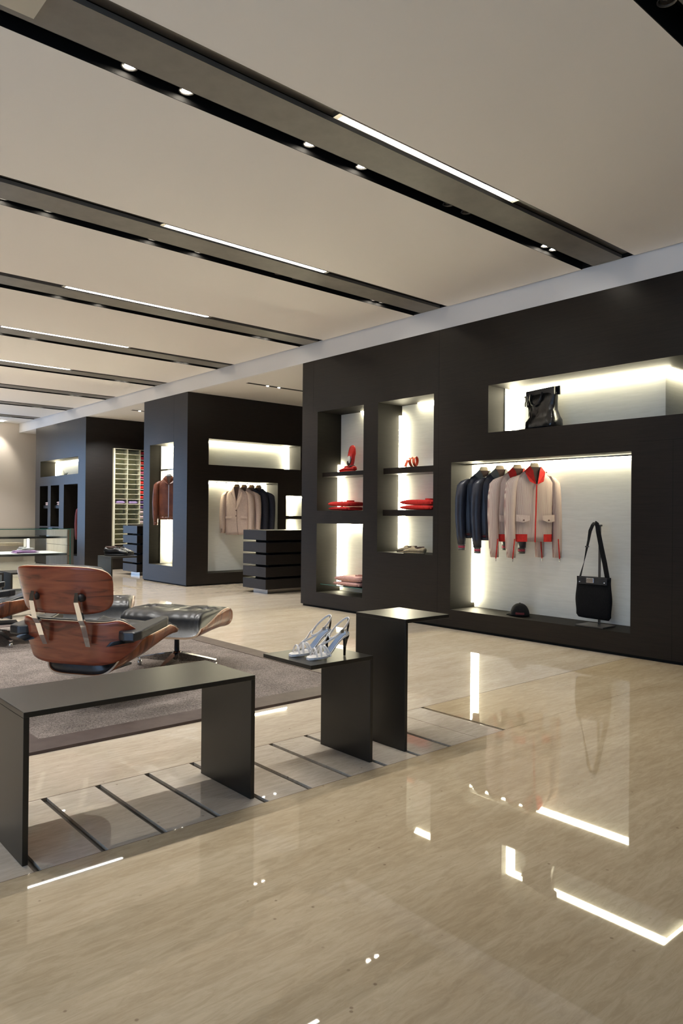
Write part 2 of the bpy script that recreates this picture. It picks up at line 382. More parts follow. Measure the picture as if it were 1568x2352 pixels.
# ------------------------------------------------------------------ ceiling channels, linear lamps, spotlights
ORD = ['overhead at the top right corner', 'nearest full', 'second nearest', 'third nearest', 'fourth nearest', 'fifth nearest', 'sixth nearest', 'seventh nearest', 'farthest']
SX = [(.35, 1), (.65, 1), (1.49, 1), (1.79, 1), (2.57, 1), (2.97, 1), (3.76, 0), (3.95, 0), (4.90, 1), (5.01, 1)]  # first two stay out of view, added only for their light
KF = [.42, .60, 1.0, 1.5, 1.75, 1.7, 1.5, 1.4, 1.4]
NTH = ['first', 'second', 'third', 'fourth', 'fifth', 'sixth', 'seventh', 'eighth', 'ninth', 'tenth']
SHORT = ['top right corner', 'nearest full', 'second nearest', 'third nearest', 'fourth nearest', 'fifth nearest', 'sixth nearest', 'seventh nearest', 'farthest']
spot_proto = None
for k, (y0, y1) in enumerate(CH):
    t = empty('ceiling_channel', (XC0, y0, ZC), 0, 'long grey recessed ceiling channel, %s of the parallel channels' % ORD[k], 'ceiling channel', 'recessed ceiling channels')
    X1 = XC1-XC0; W = y1-y0
    one('grey_panel', lambda b: b.box(0, X1, .105, .362, .004, .03), [M['channel_grey']], t)
    one('near_lining', lambda b: (b.box(0, X1, 0, .105, .035, .05), b.box(0, X1, .0, .004, 0, .05)), [M['channel_dark']], t)
    one('spotlight_slot', lambda b: (b.box(0, X1, .358, W, .16, .17), b.box(0, X1, W-.004, W, .0, .17), b.box(0, X1, .358, .362, .004, .17)), [M['black']], t)
    if k >= 1 and k <= 5 or k > 5:
        if k <= 5:
            l = empty('linear_lamp', (2.48, y0+.008, ZC), 0, 'thin glowing strip lamp in the %s ceiling channel' % ORD[k], 'strip lamp', 'linear lamps in the ceiling channels')
            one('diffuser', lambda b: b.box(0, 1.49, .008, .045, .004, .02), [M['line']], l)
            one('housing', lambda b: (b.box(-.03, 1.52, .0, .006, -.001, .03), b.box(-.03, 1.52, .047, .053, -.001, .03), b.box(-.03, 0, .006, .047, .0, .03), b.box(1.49, 1.52, .006, .047, .0, .03)), [M['steel']], l)
    def lamp_parts(s, on, wide):
        def ringm(b):
            n = 20; ra, rb = .040, .034
            b.rings([[(r*cos(2*PI*q/n), r*sin(2*PI*q/n), z) for q in range(n)] for r, z in ((ra, 0), (rb, 0), (rb, .03), (ra, .03))], 0, caps=False)
        one('trim_ring', ringm, [M['gunmetal']], s)
        one('bulb', lambda b: b.cyl(0, 0, .004, .012, .022 if on else .028, 16), [M['bulb'] if on else M['lens_off']], s)
        if on:
            L_ = bpy.data.lights.new('spot', 'SPOT'); L_.energy = SPOT_W*KF[k]; L_.color = (1, .985, .95); L_.spot_size = math.radians(wide); L_.spot_blend = .7; L_.shadow_soft_size = .02
            lo = bpy.data.objects.new('spot', L_); col.objects.link(lo); lo.parent = s; lo.location = (0, 0, -.005)
    lst = [(2.57, 1), (2.93, 0), (4.90, 1)] if k == 0 else SX
    def inview(x):
        d = Vector((x, y0+.408, ZC+.03-1.1)); q = d.dot(fw); return abs(f_px*d.dot(rt)/q) < 784 and abs(f_px*d.dot(up)/q) < 1176 and q > 0
    vis = [q for q in lst if inview(q[0])]
    for i, (x, on) in enumerate(lst):
        if (x, on) in vis:
            n_ = vis.index((x, on))
            lab = '%s recessed spotlight, %s from the left in the %s ceiling channel' % ('lit' if on else 'unlit', NTH[n_], SHORT[k])
            s = empty('spotlight', (x, y0+.408, ZC+.03), 0, lab, 'spotlight', 'recessed spotlights in the ceiling channels')
            lamp_parts(s, on, 86 if x < 4 else 78)
        else:
            s = one('unseen_spotlight', lambda b: b.cyl(0, 0, .030, .04, .04, 12), [M['gunmetal']], t, loc=(x-XC0, .408, .03))
            lamp_parts(s, on, 86)
tag(one('access_hatch', lambda b: b.box(0, .62, 0, .20, -.012, 0), [M['hatch']], loc=(.40, 2.962, ZC+.004)), 'cream square access hatch in the nearest grey ceiling channel, top left corner', 'hatch')
for (x0, x1, y, lab) in ((5.775, 7.6, 8.70, 'short black slot in the lower ceiling between the two near dark walls'), (5.79, 6.9, 12.43, 'short black slot in the lower ceiling before the farthest dark wall')):
    t = empty('ceiling_slot', (x0, y, ZP), 0, lab, 'ceiling slot', 'slots in the lower ceiling')
    one('slot_lining', lambda b: b.box(0, x1-x0, -.035, .035, -.002, .0), [M['black']], t)
    for q in (.35, .55) if y < 10 else (.15,):
        one('lamp', lambda b: b.cyl(q, 0, -.006, -.002, .018, 14), [M['bulb']], t)
        L_ = bpy.data.lights.new('spot', 'SPOT'); L_.energy = SPOT_W*.8; L_.color = (1, .985, .95); L_.spot_size = 1.5; L_.spot_blend = .7; L_.shadow_soft_size = .02
        lo = bpy.data.objects.new('spot', L_); col.objects.link(lo); lo.parent = t; lo.location = (q, 0, -.015)
        if y > 10: lo.rotation_euler = (.55, 0, 0); L_.energy = SPOT_W*5
# wall washer on the back wall
t = empty('wall_spotlight', (5.05, YB-.35, ZC), 0, 'small bright spotlight washing the beige back wall', 'spotlight')
one('bulb', lambda b: b.cyl(0, 0, -.02, 0, .03, 16), [M['bulb']], t)
L_ = bpy.data.lights.new('spot', 'SPOT'); L_.energy = 60; L_.color = (1, .93, .82); L_.spot_size = 1.2; L_.spot_blend = .8
lo = bpy.data.objects.new('spot', L_); col.objects.link(lo); lo.parent = t; lo.location = (0, 0, -.03); lo.rotation_euler = (.35, 0, 0)

# ================================================================== DISPLAY WALLS
DN = .385
def skin(b, s0, s1, z0, z1, holes, pt, mi=0):
    """front surface with rectangular openings and the dark lining of each opening. pt(s, d, z) -> xyz"""
    S = sorted({s0, s1, *[h[0] for h in holes], *[h[1] for h in holes]}); Z = sorted({z0, z1, *[h[2] for h in holes], *[h[3] for h in holes]})
    for i in range(len(S)-1):
        for k in range(len(Z)-1):
            cs, cz = (S[i]+S[i+1])/2, (Z[k]+Z[k+1])/2
            if any(h[0] < cs < h[1] and h[2] < cz < h[3] for h in holes): continue
            b.quad(pt(S[i], 0, Z[k]), pt(S[i+1], 0, Z[k]), pt(S[i+1], 0, Z[k+1]), pt(S[i], 0, Z[k+1]), mi)
    for h in holes:
        a, c, e, g = h[:4]; d = h[4] if len(h) > 4 else DN
        if d < .01: continue
        b.quad(pt(a, 0, e), pt(c, 0, e), pt(c, d, e), pt(a, d, e), mi+1)
        b.quad(pt(a, 0, g), pt(c, 0, g), pt(c, d, g), pt(a, d, g), mi+1)
        b.quad(pt(a, 0, e), pt(a, d, e), pt(a, d, g), pt(a, 0, g), mi+1)
        b.quad(pt(c, 0, e), pt(c, d, e), pt(c, d, g), pt(c, 0, g), mi+1)
        b.quad(pt(a, d+.01, e), pt(c, d+.01, e), pt(c, d+.01, g), pt(a, d+.01, g), mi+1)
def pbox(b, pt, s0, s1, d0, d1, z0, z1, mi=0):
    p = [pt(s0, d0, z0), pt(s1, d1, z1)]
    b.box(min(p[0][0], p[1][0]), max(p[0][0], p[1][0]), min(p[0][1], p[1][1]), max(p[0][1], p[1][1]), z0, z1, mi)
def back_panel(root, pt, s0, s1, z0, z1, d=DN):
    return one('back_panel', lambda b: pbox(b, pt, s0, s1, d-.012, d, z0, z1), [M['backpanel']], root)
LW = .016
def prism(root, A_, B_, C_, A2, B2, C2):
    return one('light_strip', lambda b: b.add([A_, B_, C_, A2, B2, C2], [(0, 2, 1), (3, 4, 5), (0, 3, 5, 2), (0, 1, 4, 3), (1, 2, 5, 4)]), [M['led']], root)
def strip_v(root, pt, s, sgn, z0, z1, d=DN):
    # corner diffuser: slanted face between a side lining and the back panel
    D = d-.0125; s = s+sgn*.0005
    q = [(s, D-.050), (s, D), (s+sgn*.065, D)]
    return prism(root, *[pt(a, c, z0) for a, c in q], *[pt(a, c, z1) for a, c in q])
def strip_h(root, pt, s0, s1, z, d=DN, up=-1):
    D = d-.0125; z = z+up*.0005
    q = [(D-.042, z), (D, z), (D, z+up*.040)]
    return prism(root, *[pt(s0, c, a) for c, a in q], *[pt(s1, c, a) for c, a in q])
def shelf(root, pt, s0, s1, z0, z1, d0=.07, m='wood_x'):
    return one('shelf', lambda b: pbox(b, pt, s0, s1, d0, DN-.014, z0, z1), [M[m]], root)
ptX = lambda s, d, z: (XW+d, s, z)

# --- the large near display wall
Y1a, Y1b = .6, 7.112
A = empty('display_wall', (0, 0, 0), 0, 'large dark wood display wall on the right with five lit niches', 'display wall', 'dark wood display walls')
H1 = [(6.005, 6.815, 1.158, 2.336), (6.005, 6.815, .186, 1.007), (4.966, 5.773, .711, 2.335), (2.88, 4.732, .19, 1.631), (2.785, 4.287, 1.888, 2.33), (1.6, 2.785, 1.888, 2.33, 1.3)]
def wallA(b):
    hs = [h for h in H1 if h[0] != 2.785 and h[0] != 1.6]
    skin(b, Y1a, Y1b, .025, ZP-.001, hs+[(1.6, 4.287, 1.888, 2.33, .001)], ptX)
    # upper right niche, cut deeper past the end of its white back panel
    for z in (1.888, 2.33):
        b.quad(ptX(1.6, 0, z), ptX(4.287, 0, z), ptX(4.287, DN, z), ptX(1.6, DN, z), 1)
        b.quad(ptX(1.6, DN, z), ptX(2.785, DN, z), ptX(2.785, 1.3, z), ptX(1.6, 1.3, z), 1)
    b.quad(ptX(4.287, 0, 1.888), ptX(4.287, DN, 1.888), ptX(4.287, DN, 2.33), ptX(4.287, 0, 2.33), 1)
    b.quad(ptX(1.6, 0, 1.888), ptX(1.6, 1.3, 1.888), ptX(1.6, 1.3, 2.33), ptX(1.6, 0, 2.33), 1)
    b.quad(ptX(1.6, 1.3, 1.888), ptX(2.785, 1.3, 1.888), ptX(2.785, 1.3, 2.33), ptX(1.6, 1.3, 2.33), 1)
    b.quad((XW, Y1b, .025), (XW+1.6, Y1b, .025), (XW+1.6, Y1b, ZP-.001), (XW, Y1b, ZP-.001), 0)
    b.quad((XW, Y1a, .025), (XW+1.6, Y1a, .025), (XW+1.6, Y1a, ZP-.001), (XW, Y1a, ZP-.001), 0)
    b.quad((XW+1.6, Y1a, .025), (XW+1.6, Y1b, .025), (XW+1.6, Y1b, ZP-.001), (XW+1.6, Y1a, ZP-.001), 0)
    b.box(XW+.02, XW+1.58, Y1a+.02, Y1b-.02, 0, .03, 2)
    for y in (4.90,): b.box(XW-.0005, XW+.001, y-.0012, y+.0012, 1.63, ZP-.001, 2)
    b.box(XW-.0005, XW+.001, 4.90-.0012, 4.9+.0012, .03, 1.63, 2)
    b.box(XW-.0005, XW+.001, 2.55-.0012, 2.55+.0012, .03, 1.70, 2); b.box(XW-.0005, XW+.001, Y1a, 2.82, 1.7, 1.7024, 2)
    b.box(XW-.0005, XW+.001, 6.9-.0012, 6.9+.0012, 2.34, ZP-.001, 2)
one('wood_panel', wallA, [M['wood_x'], M['liner'], M['black']], A)
back_panel(A, ptX, 6.005, 6.815, 1.158, 2.336); back_panel(A, ptX, 6.005, 6.815, .186, 1.007)
back_panel(A, ptX, 4.966, 5.773, .711, 2.335); back_panel(A, ptX, 2.88, 4.732, .19, 1.631)
back_panel(A, ptX, 2.785, 4.287, 1.888, 2.33)
one('side_return', lambda b: b.box(XW+DN, XW+1.29, 2.785, 2.797, 1.888, 2.33), [M['backpanel']], A)
one('side_return', lambda b: b.box(XW+.25, XW+DN-.012, 4.281, 4.287, 1.888, 2.33), [M['backpanel']], A)
strip_v(A, ptX, 6.815, -1, 1.17, 1.555); strip_v(A, ptX, 6.815, -1, 1.62, 1.72); strip_h(A, ptX, 6.01, 6.42, 2.336)
strip_v(A, ptX, 6.815, -1, .24, 1.0); strip_h(A, ptX, 6.01, 6.80, 1.007)
strip_v(A, ptX, 5.773, -1, 1.625, 2.22); strip_v(A, ptX, 5.773, -1, 1.17, 1.55); strip_v(A, ptX, 5.773, -1, .74, 1.10); strip_h(A, ptX, 4.97, 5.50, 2.335)
strip_v(A, ptX, 4.732, -1, .24, 1.62); strip_h(A, ptX, 2.885, 4.70, 1.631)
strip_v(A, ptX, 4.281, -1, 1.895, 2.32); strip_h(A, ptX, 2.75, 4.27, 2.33)
one('light_strip', lambda b: b.box(XW+DN-.03, XW+1.25, 2.750, 2.772, 2.321, 2.33), [M['led']], A)
shelf(A, ptX, 6.010, 6.83-.03, 1.562, 1.612); shelf(A, ptX, 4.97, 5.755, 1.556, 1.620); shelf(A, ptX, 4.97, 5.76, 1.103, 1.167)
def gsh(b):
    b.box(XW+.045, XW+DN-.014, 6.008, 6.79, .277, .287, 0); b.box(XW+.043, XW+.045, 6.008, 6.79, .277, .287, 1)
one('glass_shelf', gsh, [M['glass'], M['glass_edge']], A)
one('hanging_rail', lambda b: b.tube([(XW+.2, 2.9, 1.618), (XW+.2, 4.73, 1.618)], .007, 10), [M['steel']], A)

# --- middle display wall
X2b, Y2a, Y2b = 8.98, 9.943, 11.40
B = empty('display_wall', (0, 0, 0), 0, 'dark wood display wall in the middle distance with hanging blazers and brown jacket', 'display wall', 'dark wood display walls')
ptY2 = lambda s, d, z: (s, Y2a+d, z)
H2f = [(10.378, 11.18, .284, 2.227)]
H2s = [(5.902, 7.70, 1.873, 2.28), (5.906, 7.227, .187, 1.632), (7.40, 8.2, .187, 1.431)]
def wallB(b):
    skin(b, Y2a, Y2b, .02, ZP-.001, H2f, ptX, 0)
    skin(b, XW, X2b, .02, ZP-.001, H2s, ptY2, 2)
    b.quad((XW, Y2b, .02), (X2b, Y2b, .02), (X2b, Y2b, ZP-.001), (XW, Y2b, ZP-.001), 0)
    b.box(XW+.015, X2b, Y2a+.015, Y2b-.015, 0, .02, 4)
    b.box(XW-.0005, XW+.001, 10.378-.002, 10.378, 2.23, ZP-.001, 4)
one('wood_panel', wallB, [M['wood_x'], M['liner'], M['wood_y'], M['liner'], M['black']], B)
back_panel(B, ptX, 10.378, 11.18, .284, 2.227)
one('side_return', lambda b: b.box(XW+.20, XW+DN-.012, 11.172, 11.18, .284, 2.227), [M['backpanel']], B)
back_panel(B, ptY2, 5.902, 7.70, 1.873, 2.28); back_panel(B, ptY2, 5.906, 7.227, .187, 1.632); back_panel(B, ptY2, 7.40, 8.2, .187, 1.431)
strip_v(B, ptX, 11.172, -1, .35, 2.2); strip_h(B, ptX, 10.38, 11.16, 2.227)
strip_h(B, ptY2, 5.906, 7.69, 2.28); strip_v(B, ptY2, 7.70, -1, 1.88, 2.27)
strip_h(B, ptY2, 5.91, 7.22, 1.632); strip_v(B, ptY2, 7.227, -1, .3, 1.62)
strip_h(B, ptY2, 7.405, 8.19, 1.431); strip_v(B, ptY2, 7.80, -1, .3, 1.02); strip_v(B, ptY2, 7.80, -1, 1.1, 1.42)
one('shelf', lambda b: pbox(b, ptY2, 7.402, 8.198, .03, DN-.014, 1.033, 1.087), [M['wood_y']], B)
one('hanging_rail', lambda b: b.box(XW+.20, XW+.225, 10.38, 11.178, 1.815, 1.84), [M['steel']], B)
one('hanging_rail', lambda b: b.tube([(5.91, Y2a+.19, 1.615), (7.225, Y2a+.19, 1.615)], .007, 10), [M['steel']], B)

# --- farthest display wall with the cream pigeon-hole shelving
Y3a, Y3b = 13.869, 16.673
Cw = empty('display_wall', (0, 0, 0), 0, 'farthest dark wood display wall beside the beige back wall', 'display wall', 'dark wood display walls')
ptY3 = lambda s, d, z: (s, Y3a+d, z)
H3f = [(14.235, 16.37, 1.876, 2.217), (15.90, 16.39, .818, 1.68), (15.246, 15.73, .818, 1.68), (14.25, 14.985, .264, 1.68)]
def wallC(b):
    skin(b, Y3a, Y3b, .02, ZP-.001, H3f, ptX, 0)
    skin(b, XW, X2b, .02, ZP-.001, [(6.105, 7.16, .44, 2.37, .30)], ptY3, 2)
    b.quad((XW, Y3b, .02), (X2b, Y3b, .02), (X2b, Y3b, ZP-.001), (XW, Y3b, ZP-.001), 0)
    b.box(XW+.015, X2b, Y3a+.015, Y3b-.015, 0, .02, 4)
one('wood_panel', wallC, [M['wood_x'], M['liner'], M['wood_y'], M['liner'], M['black']], Cw)
for h in H3f: back_panel(Cw, ptX, *h[:4])
strip_v(Cw, ptX, 16.37, -1, 1.88, 2.2); strip_h(Cw, ptX, 14.24, 16.35, 2.217)
shelf(Cw, ptX, 15.905, 16.37, 1.20, 1.262); shelf(Cw, ptX, 15.25, 15.715, 1.20, 1.262)

# --- cream pigeon-hole shelving
PH = empty('pigeonhole_shelving', (6.10, 13.82, 0), 0, 'cream lacquered pigeonhole shirt shelving in the side of the farthest dark wall', 'shelving')
CX = [0, .265, .53, .795, 1.05]; RZ = [.895+.0992*k for k in range(16)]; RZ1 = [.895-.0992*k for k in (4, 3, 2, 1)]
T = .012
def grid(b):
    for i, x in enumerate(CX): b.box(x-T/2 if i else -.03, x+T/2, 0, .20, .44 if i < 1 else (.50 if i < 2 else .885), RZ[-1]+.006, 0)
    for z in RZ: b.box(0, CX[-1], 0, .20, z-.005, z+.005, 0)
    for z in RZ1: b.box(0, CX[1], 0, .20, z-.005, z+.005, 0)
one('carcass', grid, [M['cubby']], PH)
one('back_board', lambda b: (b.box(0, CX[-1], .20, .21, .885, RZ[-1], 0), b.box(0, CX[1], .20, .21, .44, .885, 0)), [M['cubby_in']], PH)
# ================================================================== TABLES AND BENCHES
TH = .018
def table(kind, x, y, label, depth=.345, w_=.31, h=.617, group='folded steel display tables'):
    t = empty('display_table', (x, y, 0), 0, label, 'table', group)
    if kind == 'bench':
        one('top', lambda b: b.box(0, w_, 0, depth, h-TH, h, 0, .0015), [M['table']], t)
        one('leg', lambda b: b.box(0, TH, 0, depth, 0, h-TH, 0, .0015), [M['table']], t)
        one('leg', lambda b: b.box(w_-TH, w_, 0, depth, 0, h-TH, 0, .0015), [M['table']], t)
    elif kind == 'right':    # leg on the left, top reaches right
        one('top', lambda b: b.box(0, w_, 0, depth, h-TH, h, 0, .0015), [M['table']], t)
        one('leg', lambda b: b.box(0, TH, 0, depth, 0, h-TH, 0, .0015), [M['table']], t)
    else:
        one('top', lambda b: b.box(0, w_, 0, depth, h-TH, h, 0, .0015), [M['table']], t)
        one('leg', lambda b: b.box(w_-TH, w_, 0, depth, 0, h-TH, 0, .0015), [M['table']], t)
    return t
bench = table('bench', .758, 2.37, 'long low dark steel bench in front of the rug', .375, .866, .478)
table('left', 1.912, 2.385, 'low dark steel table holding the white sandals', .345, .357, .475)
table('right', 2.480, 2.392, 'tall narrow dark steel table right of the sandals', .345, .31, .617)
table('right', 3.440, 7.87, 'small dark steel table holding black shoes beyond the rug', .37, .31, .617)
table('bench', 2.40, 7.95, 'dark steel bench beyond the rug, mostly behind the lounge chair', .375, .866, .478)
table('left', 1.90, 8.05, 'dark steel table with white shirts at the far left edge', .36, .46, .475)

# ================================================================== DRAWER CABINETS
def cabinet(x, y, label, w_=1.15):
    t = empty('drawer_cabinet', (x, y, 0), 0, label, 'cabinet', 'dark stacked drawer cabinets')
    d = .57
    one('plinth', lambda b: b.box(.11, w_-.11, .11, d-.11, 0, .062, 0), [M['steel']], t)
    one('core', lambda b: b.box(.13, w_-.13, .13, d-.13, .062, .86, 0), [M['black']], t)
    for k in range(5):
        z = .062+.1712*k
        one('drawer', lambda b: b.box(0, w_, 0, d, z, z+.139, 0, .002), [M['wood_y']], t)
    return t
cabinet(5.885, 8.36, 'dark wood cabinet of five floating drawers in front of the blazers')
cabinet(5.80, 12.19, 'dark wood drawer cabinet below the cream pigeonhole shelving', 1.0)

# ================================================================== RUG
R = empty('rug', (0, 0, 0), 0, 'brown grey carpet with dark leather border under the lounge chairs', 'rug')
rx0, rx1, ry0, ry1, bw, rh = 1.055, 3.37, 3.43, 7.49, .165, .02
one('carpet', lambda b: b.box(rx0+bw, rx1-bw, ry0+bw, ry1-bw, .0, rh-.003, 0), [M['carpet']], R)
def border(b):
    o = [(rx0, ry0), (rx1, ry0), (rx1, ry1), (rx0, ry1)]; i_ = [(rx0+bw, ry0+bw), (rx1-bw, ry0+bw), (rx1-bw, ry1-bw), (rx0+bw, ry1-bw)]
    for k in range(4):
        a, c = o[k], o[(k+1) % 4]; e, g = i_[k], i_[(k+1) % 4]
        b.quad((*a, rh-.005), (*c, rh-.005), (*g, rh), (*e, rh)); b.quad((*a, 0), (*c, 0), (*c, rh-.005), (*a, rh-.005)); b.quad((*e, 0), (*g, 0), (*g, rh), (*e, rh))
one('leather_border', border, [M['leather_border']], R)

# ================================================================== LOUNGE CHAIR (local: +y forward, +x right)
def rr(s, t, k=.15, n=5): return s*(1-k*abs(t)**n), t*(1-k*abs(s)**n)
def cushion(b, fn, nu, nv, thick, mi=0, tuft=()):
    """padded surface lying on fn, bulging along its normal; fn gives the seat of the cushion"""
    def g(s, t, side):
        p = Vector(fn(s, t)); e = 1e-3
        du = Vector(fn(min(s+e, 1), t))-Vector(fn(max(s-e, -1), t)); dv = Vector(fn(s, min(t+e, 1)))-Vector(fn(s, max(t-e, -1)))
        n = du.cross(dv).normalized()
        edge = max(0, (1-abs(s)**6)*(1-abs(t)**6))**.35
        h = thick*(.18+.82*edge)
        for (a, c) in tuft:
            h -= thick*.55*math.exp(-((s-a)**2+(t-c)**2)/.012)
        h += .004*sin(s*17+t*3)*edge + .003*sin(t*13-s*5)*edge
        return p+n*(h if side else 0.0)
    P = [[g(-1+2*i/nu, -1+2*j_/nv, 1) for i in range(nu+1)] for j_ in range(nv+1)]
    Q = [[g(-1+2*i/nu, -1+2*j_/nv, 0) for i in range(nu+1)] for j_ in range(nv+1)]
    W_ = nu+1; vs = [p for r in P for p in r]+[p for r in Q for p in r]; o = len(vs)//2
    fs = [(j_*W_+i, j_*W_+i+1, (j_+1)*W_+i+1, (j_+1)*W_+i) for j_ in range(nv) for i in range(nu)]
    fs += [tuple(o+k for k in reversed(f)) for f in fs]
    loop = [i for i in range(W_)]+[j_*W_+nu for j_ in range(1, nv+1)]+[nv*W_+i for i in range(nu-1, -1, -1)]+[j_*W_ for j_ in range(nv-1, 0, -1)]
    for k in range(len(loop)):
        a, c = loop[k], loop[(k+1) % len(loop)]; fs.append((a, o+a, o+c, c))
    b.add(vs, fs, mi, True)

def headshell(s, t):
    s, t = rr(s, t, .13, 5)
    x = -.012+.300*s*(1+.05*t); z = .660+.133*t
    y = -.372-.030*(t+1)+.085*abs(s)**3.6
    return (x, y, z)
def lumbar(s, t):
    th = s*1.38
    x = .392*sin(th); y = -.292+.22*(1-cos(th))**2
    g = max(0, (abs(s)-.66)/.34)
    zt = .478+.012*math.exp(-((abs(s)-.62)/.12)**2)-.085*g**1.8; zb = .228+.145*abs(s)**3.2
    y += -.018*t
    k = 1-.10*max(0, -t)*abs(s)
    return (x*k, y, zb+(zt-zb)*(t+1)/2)
def seatshell(s, t):
    q = (t+1)/2; y = -.245+.63*q
    y += .15*abs(s)**3*max(0, (-t-.1)/.9)-.05*abs(s)**4*max(0, (t-.5)*2)
    zb = .152+.135*q+.03*q*q; hw = .19-.10*q
    a = s*PI/2; sa = sin(a)
    x = (.255+.055*min(1, q*2.2))*math.copysign(abs(sa)**.66, sa); z = zb+hw*(1-cos(a))**1.5
    if t > .6: z -= .055*((t-.6)/.4)**2*abs(s)**2
    return (x, y, z)
def inset(fn, dx, dt=0.0, off=.012):
    def g(s, t):
        s *= dx; t = t*(1-dt); e = 1e-3
        p = Vector(fn(s, t)); du = Vector(fn(s+e, t))-Vector(fn(s-e, t)); dv = Vector(fn(s, t+e))-Vector(fn(s, t-e))
        n = du.cross(dv).normalized()
        return p+n*off
    return g
def star_base(root, n, R_, zc, rot0, hub=.085):
    fb = MB(); fb.cyl(0, 0, .05, hub+.02, .030, 24); fb.build('hub', [M['chrome']], root)
    fc = MB(); fc.cyl(0, 0, hub+.02, zc, .018, 20); fc.build('column', [M['rubber']], root)
    for k in range(n):
        a = rot0+2*PI*k/n; d = Vector((cos(a), sin(a), 0)); p = Vector((-d.y, d.x, 0))
        b = MB(); rings = []
        for q in (0, .25, .5, .75, 1):
            r = .02+(R_-.02)*q; zt = hub+.012-.045*q**1.2; zb = .045-.012*q*0; wt = .024*(1-.35*q); wb = .010
            c0 = d*r
            rings.append([c0+p*wt+Vector((0, 0, zt)), c0-p*wt+Vector((0, 0, zt)), c0-p*wb+Vector((0, 0, zb-.012*(1-q))), c0+p*wb+Vector((0, 0, zb-.012*(1-q)))])
        b.rings(rings, 0, True, False)
        arm = b.build('base_arm', [M['chrome']], root)
        g = MB(); g.cyl(d.x*(R_-.012), d.y*(R_-.012), 0, .032, .017, 16); g.build('glide', [M['chrome']], arm)
def armrest(sg):
    out = [(.285, -.22), (.315, -.285), (.36, -.312), (.425, -.305), (.440, -.25), (.425, .05), (.40, .10), (.365, .095), (.315, -.08)]
    bm = bmesh.new(); zt = lambda y: .436+.105*(y+.33); 
    top = [bm.verts.new((sg*(x-.012), y, zt(y)-.008)) for x, y in out]; bot = [bm.verts.new((sg*(x-.012), y, zt(y)-.060)) for x, y in out]
    bm.faces.new(top if sg > 0 else list(reversed(top))); bm.faces.new(list(reversed(bot)) if sg > 0 else bot)
    n = len(out)
    for k in range(n): bm.faces.new((top[k], bot[k], bot[(k+1) % n], top[(k+1) % n]))
    bmesh.ops.recalc_face_normals(bm, faces=bm.faces[:])
    bmesh.ops.bevel(bm, geom=[e for e in bm.edges], offset=.010, segments=3, affect='EDGES', profile=.5, clamp_overlap=True)
    return bm
def make_chair(label):
    t = empty('lounge_chair', (0, 0, rh), 0, label, 'lounge chair', 'rosewood and black leather lounge chairs')
    P3 = [M['rosewood'], M['ply'], M['rosewood']]
    b = MB(); b.shell(headshell, 30, 16, .011, 0, 1, 2); b.build('head_shell', P3, t)
    b = MB(); b.shell(lumbar, 40, 14, .011, 0, 1, 2); b.build('back_shell', P3, t)
    P4 = [M['rosewood_side'], M['ply'], M['rosewood_side']]
    b = MB(); b.shell(seatshell, 40, 22, .011, 0, 1, 2); b.build('seat_shell', P4, t)
    L3 = [M['leather']]
    b = MB(); cushion(b, inset(headshell, .96, .03, -.012), 36, 20, -.085, 0, ((-.35, 0), (.35, 0))); b.build('head_cushion', L3, t)
    b = MB(); cushion(b, inset(lumbar, .84, -.0, -.012), 40, 18, -.085, 0, ((-.3, 0), (.3, 0))); b.build('back_cushion', L3, t)
    b = MB(); cushion(b, inset(seatshell, .90, .03, .012), 44, 30, .11, 0, ((-.3, .1), (.3, .1))); b.build('seat_cushion', L3, t)
    for sg in (-1, 1):
        bm = armrest(sg); b = MB(); b.bm(bm, 0, False); b.build('armrest', L3, t)
        b = MB(); pts = [(sg*.142, -.432, .650), (sg*.145, -.438, .60), (sg*.150, -.405, .50), (sg*.148, -.380, .47), (sg*.146, -.352, .40), (sg*.142, -.326, .345)]
        b.band(pts, (1, 0, 0), [.020, .030, .034, .036, .034, .030], .016)
        sp = b.build('back_brace', [M['chrome']], t)
        for z, y in ((.62, -.420),):
            q = MB(); q.rings([[(sg*.147+.022*cos(a), y+dy, z+.022*sin(a)) for a in (2*PI*k/18 for k in range(18))] for dy in (-.012, .03)]); q.build('rubber_mount', [M['rubber']], sp)
    b = MB(); b.box(-.10, .10, -.10, .16, .150, .163, 0, .003); b.build('seat_bracket', [M['rubber']], t)
    star_base(t, 5, .335, .155, math.radians(-59))
    return t
FW = math.atan2(.534, .846)-PI/2
chair = make_chair('nearest lounge chair, rosewood shell back with two chrome braces towards us')
chair.location = (1.82, 4.275, rh); chair.rotation_euler.z = FW-.01
dup(chair, (1.86, 6.52, rh), FW-.75, 'far lounge chair cut by the left edge, black leather in a rosewood shell')
def ottshell(s, t):
    q = (t+1)/2; a = s*PI/2; sa = sin(a)
    y = .27*t-.03*abs(s)**5*t
    sm = min(1, max(0, q*1.25)); sm = sm*sm*(3-2*sm)
    x = .318*math.copysign(abs(sa)**.60, sa); zb = .236+.012*q
    z = zb+(.075+.085*sm)*(1-cos(a))**1.6
    if t > .75: z -= .035*((t-.75)/.25)**2*abs(s)**2
    return (x, y, z)
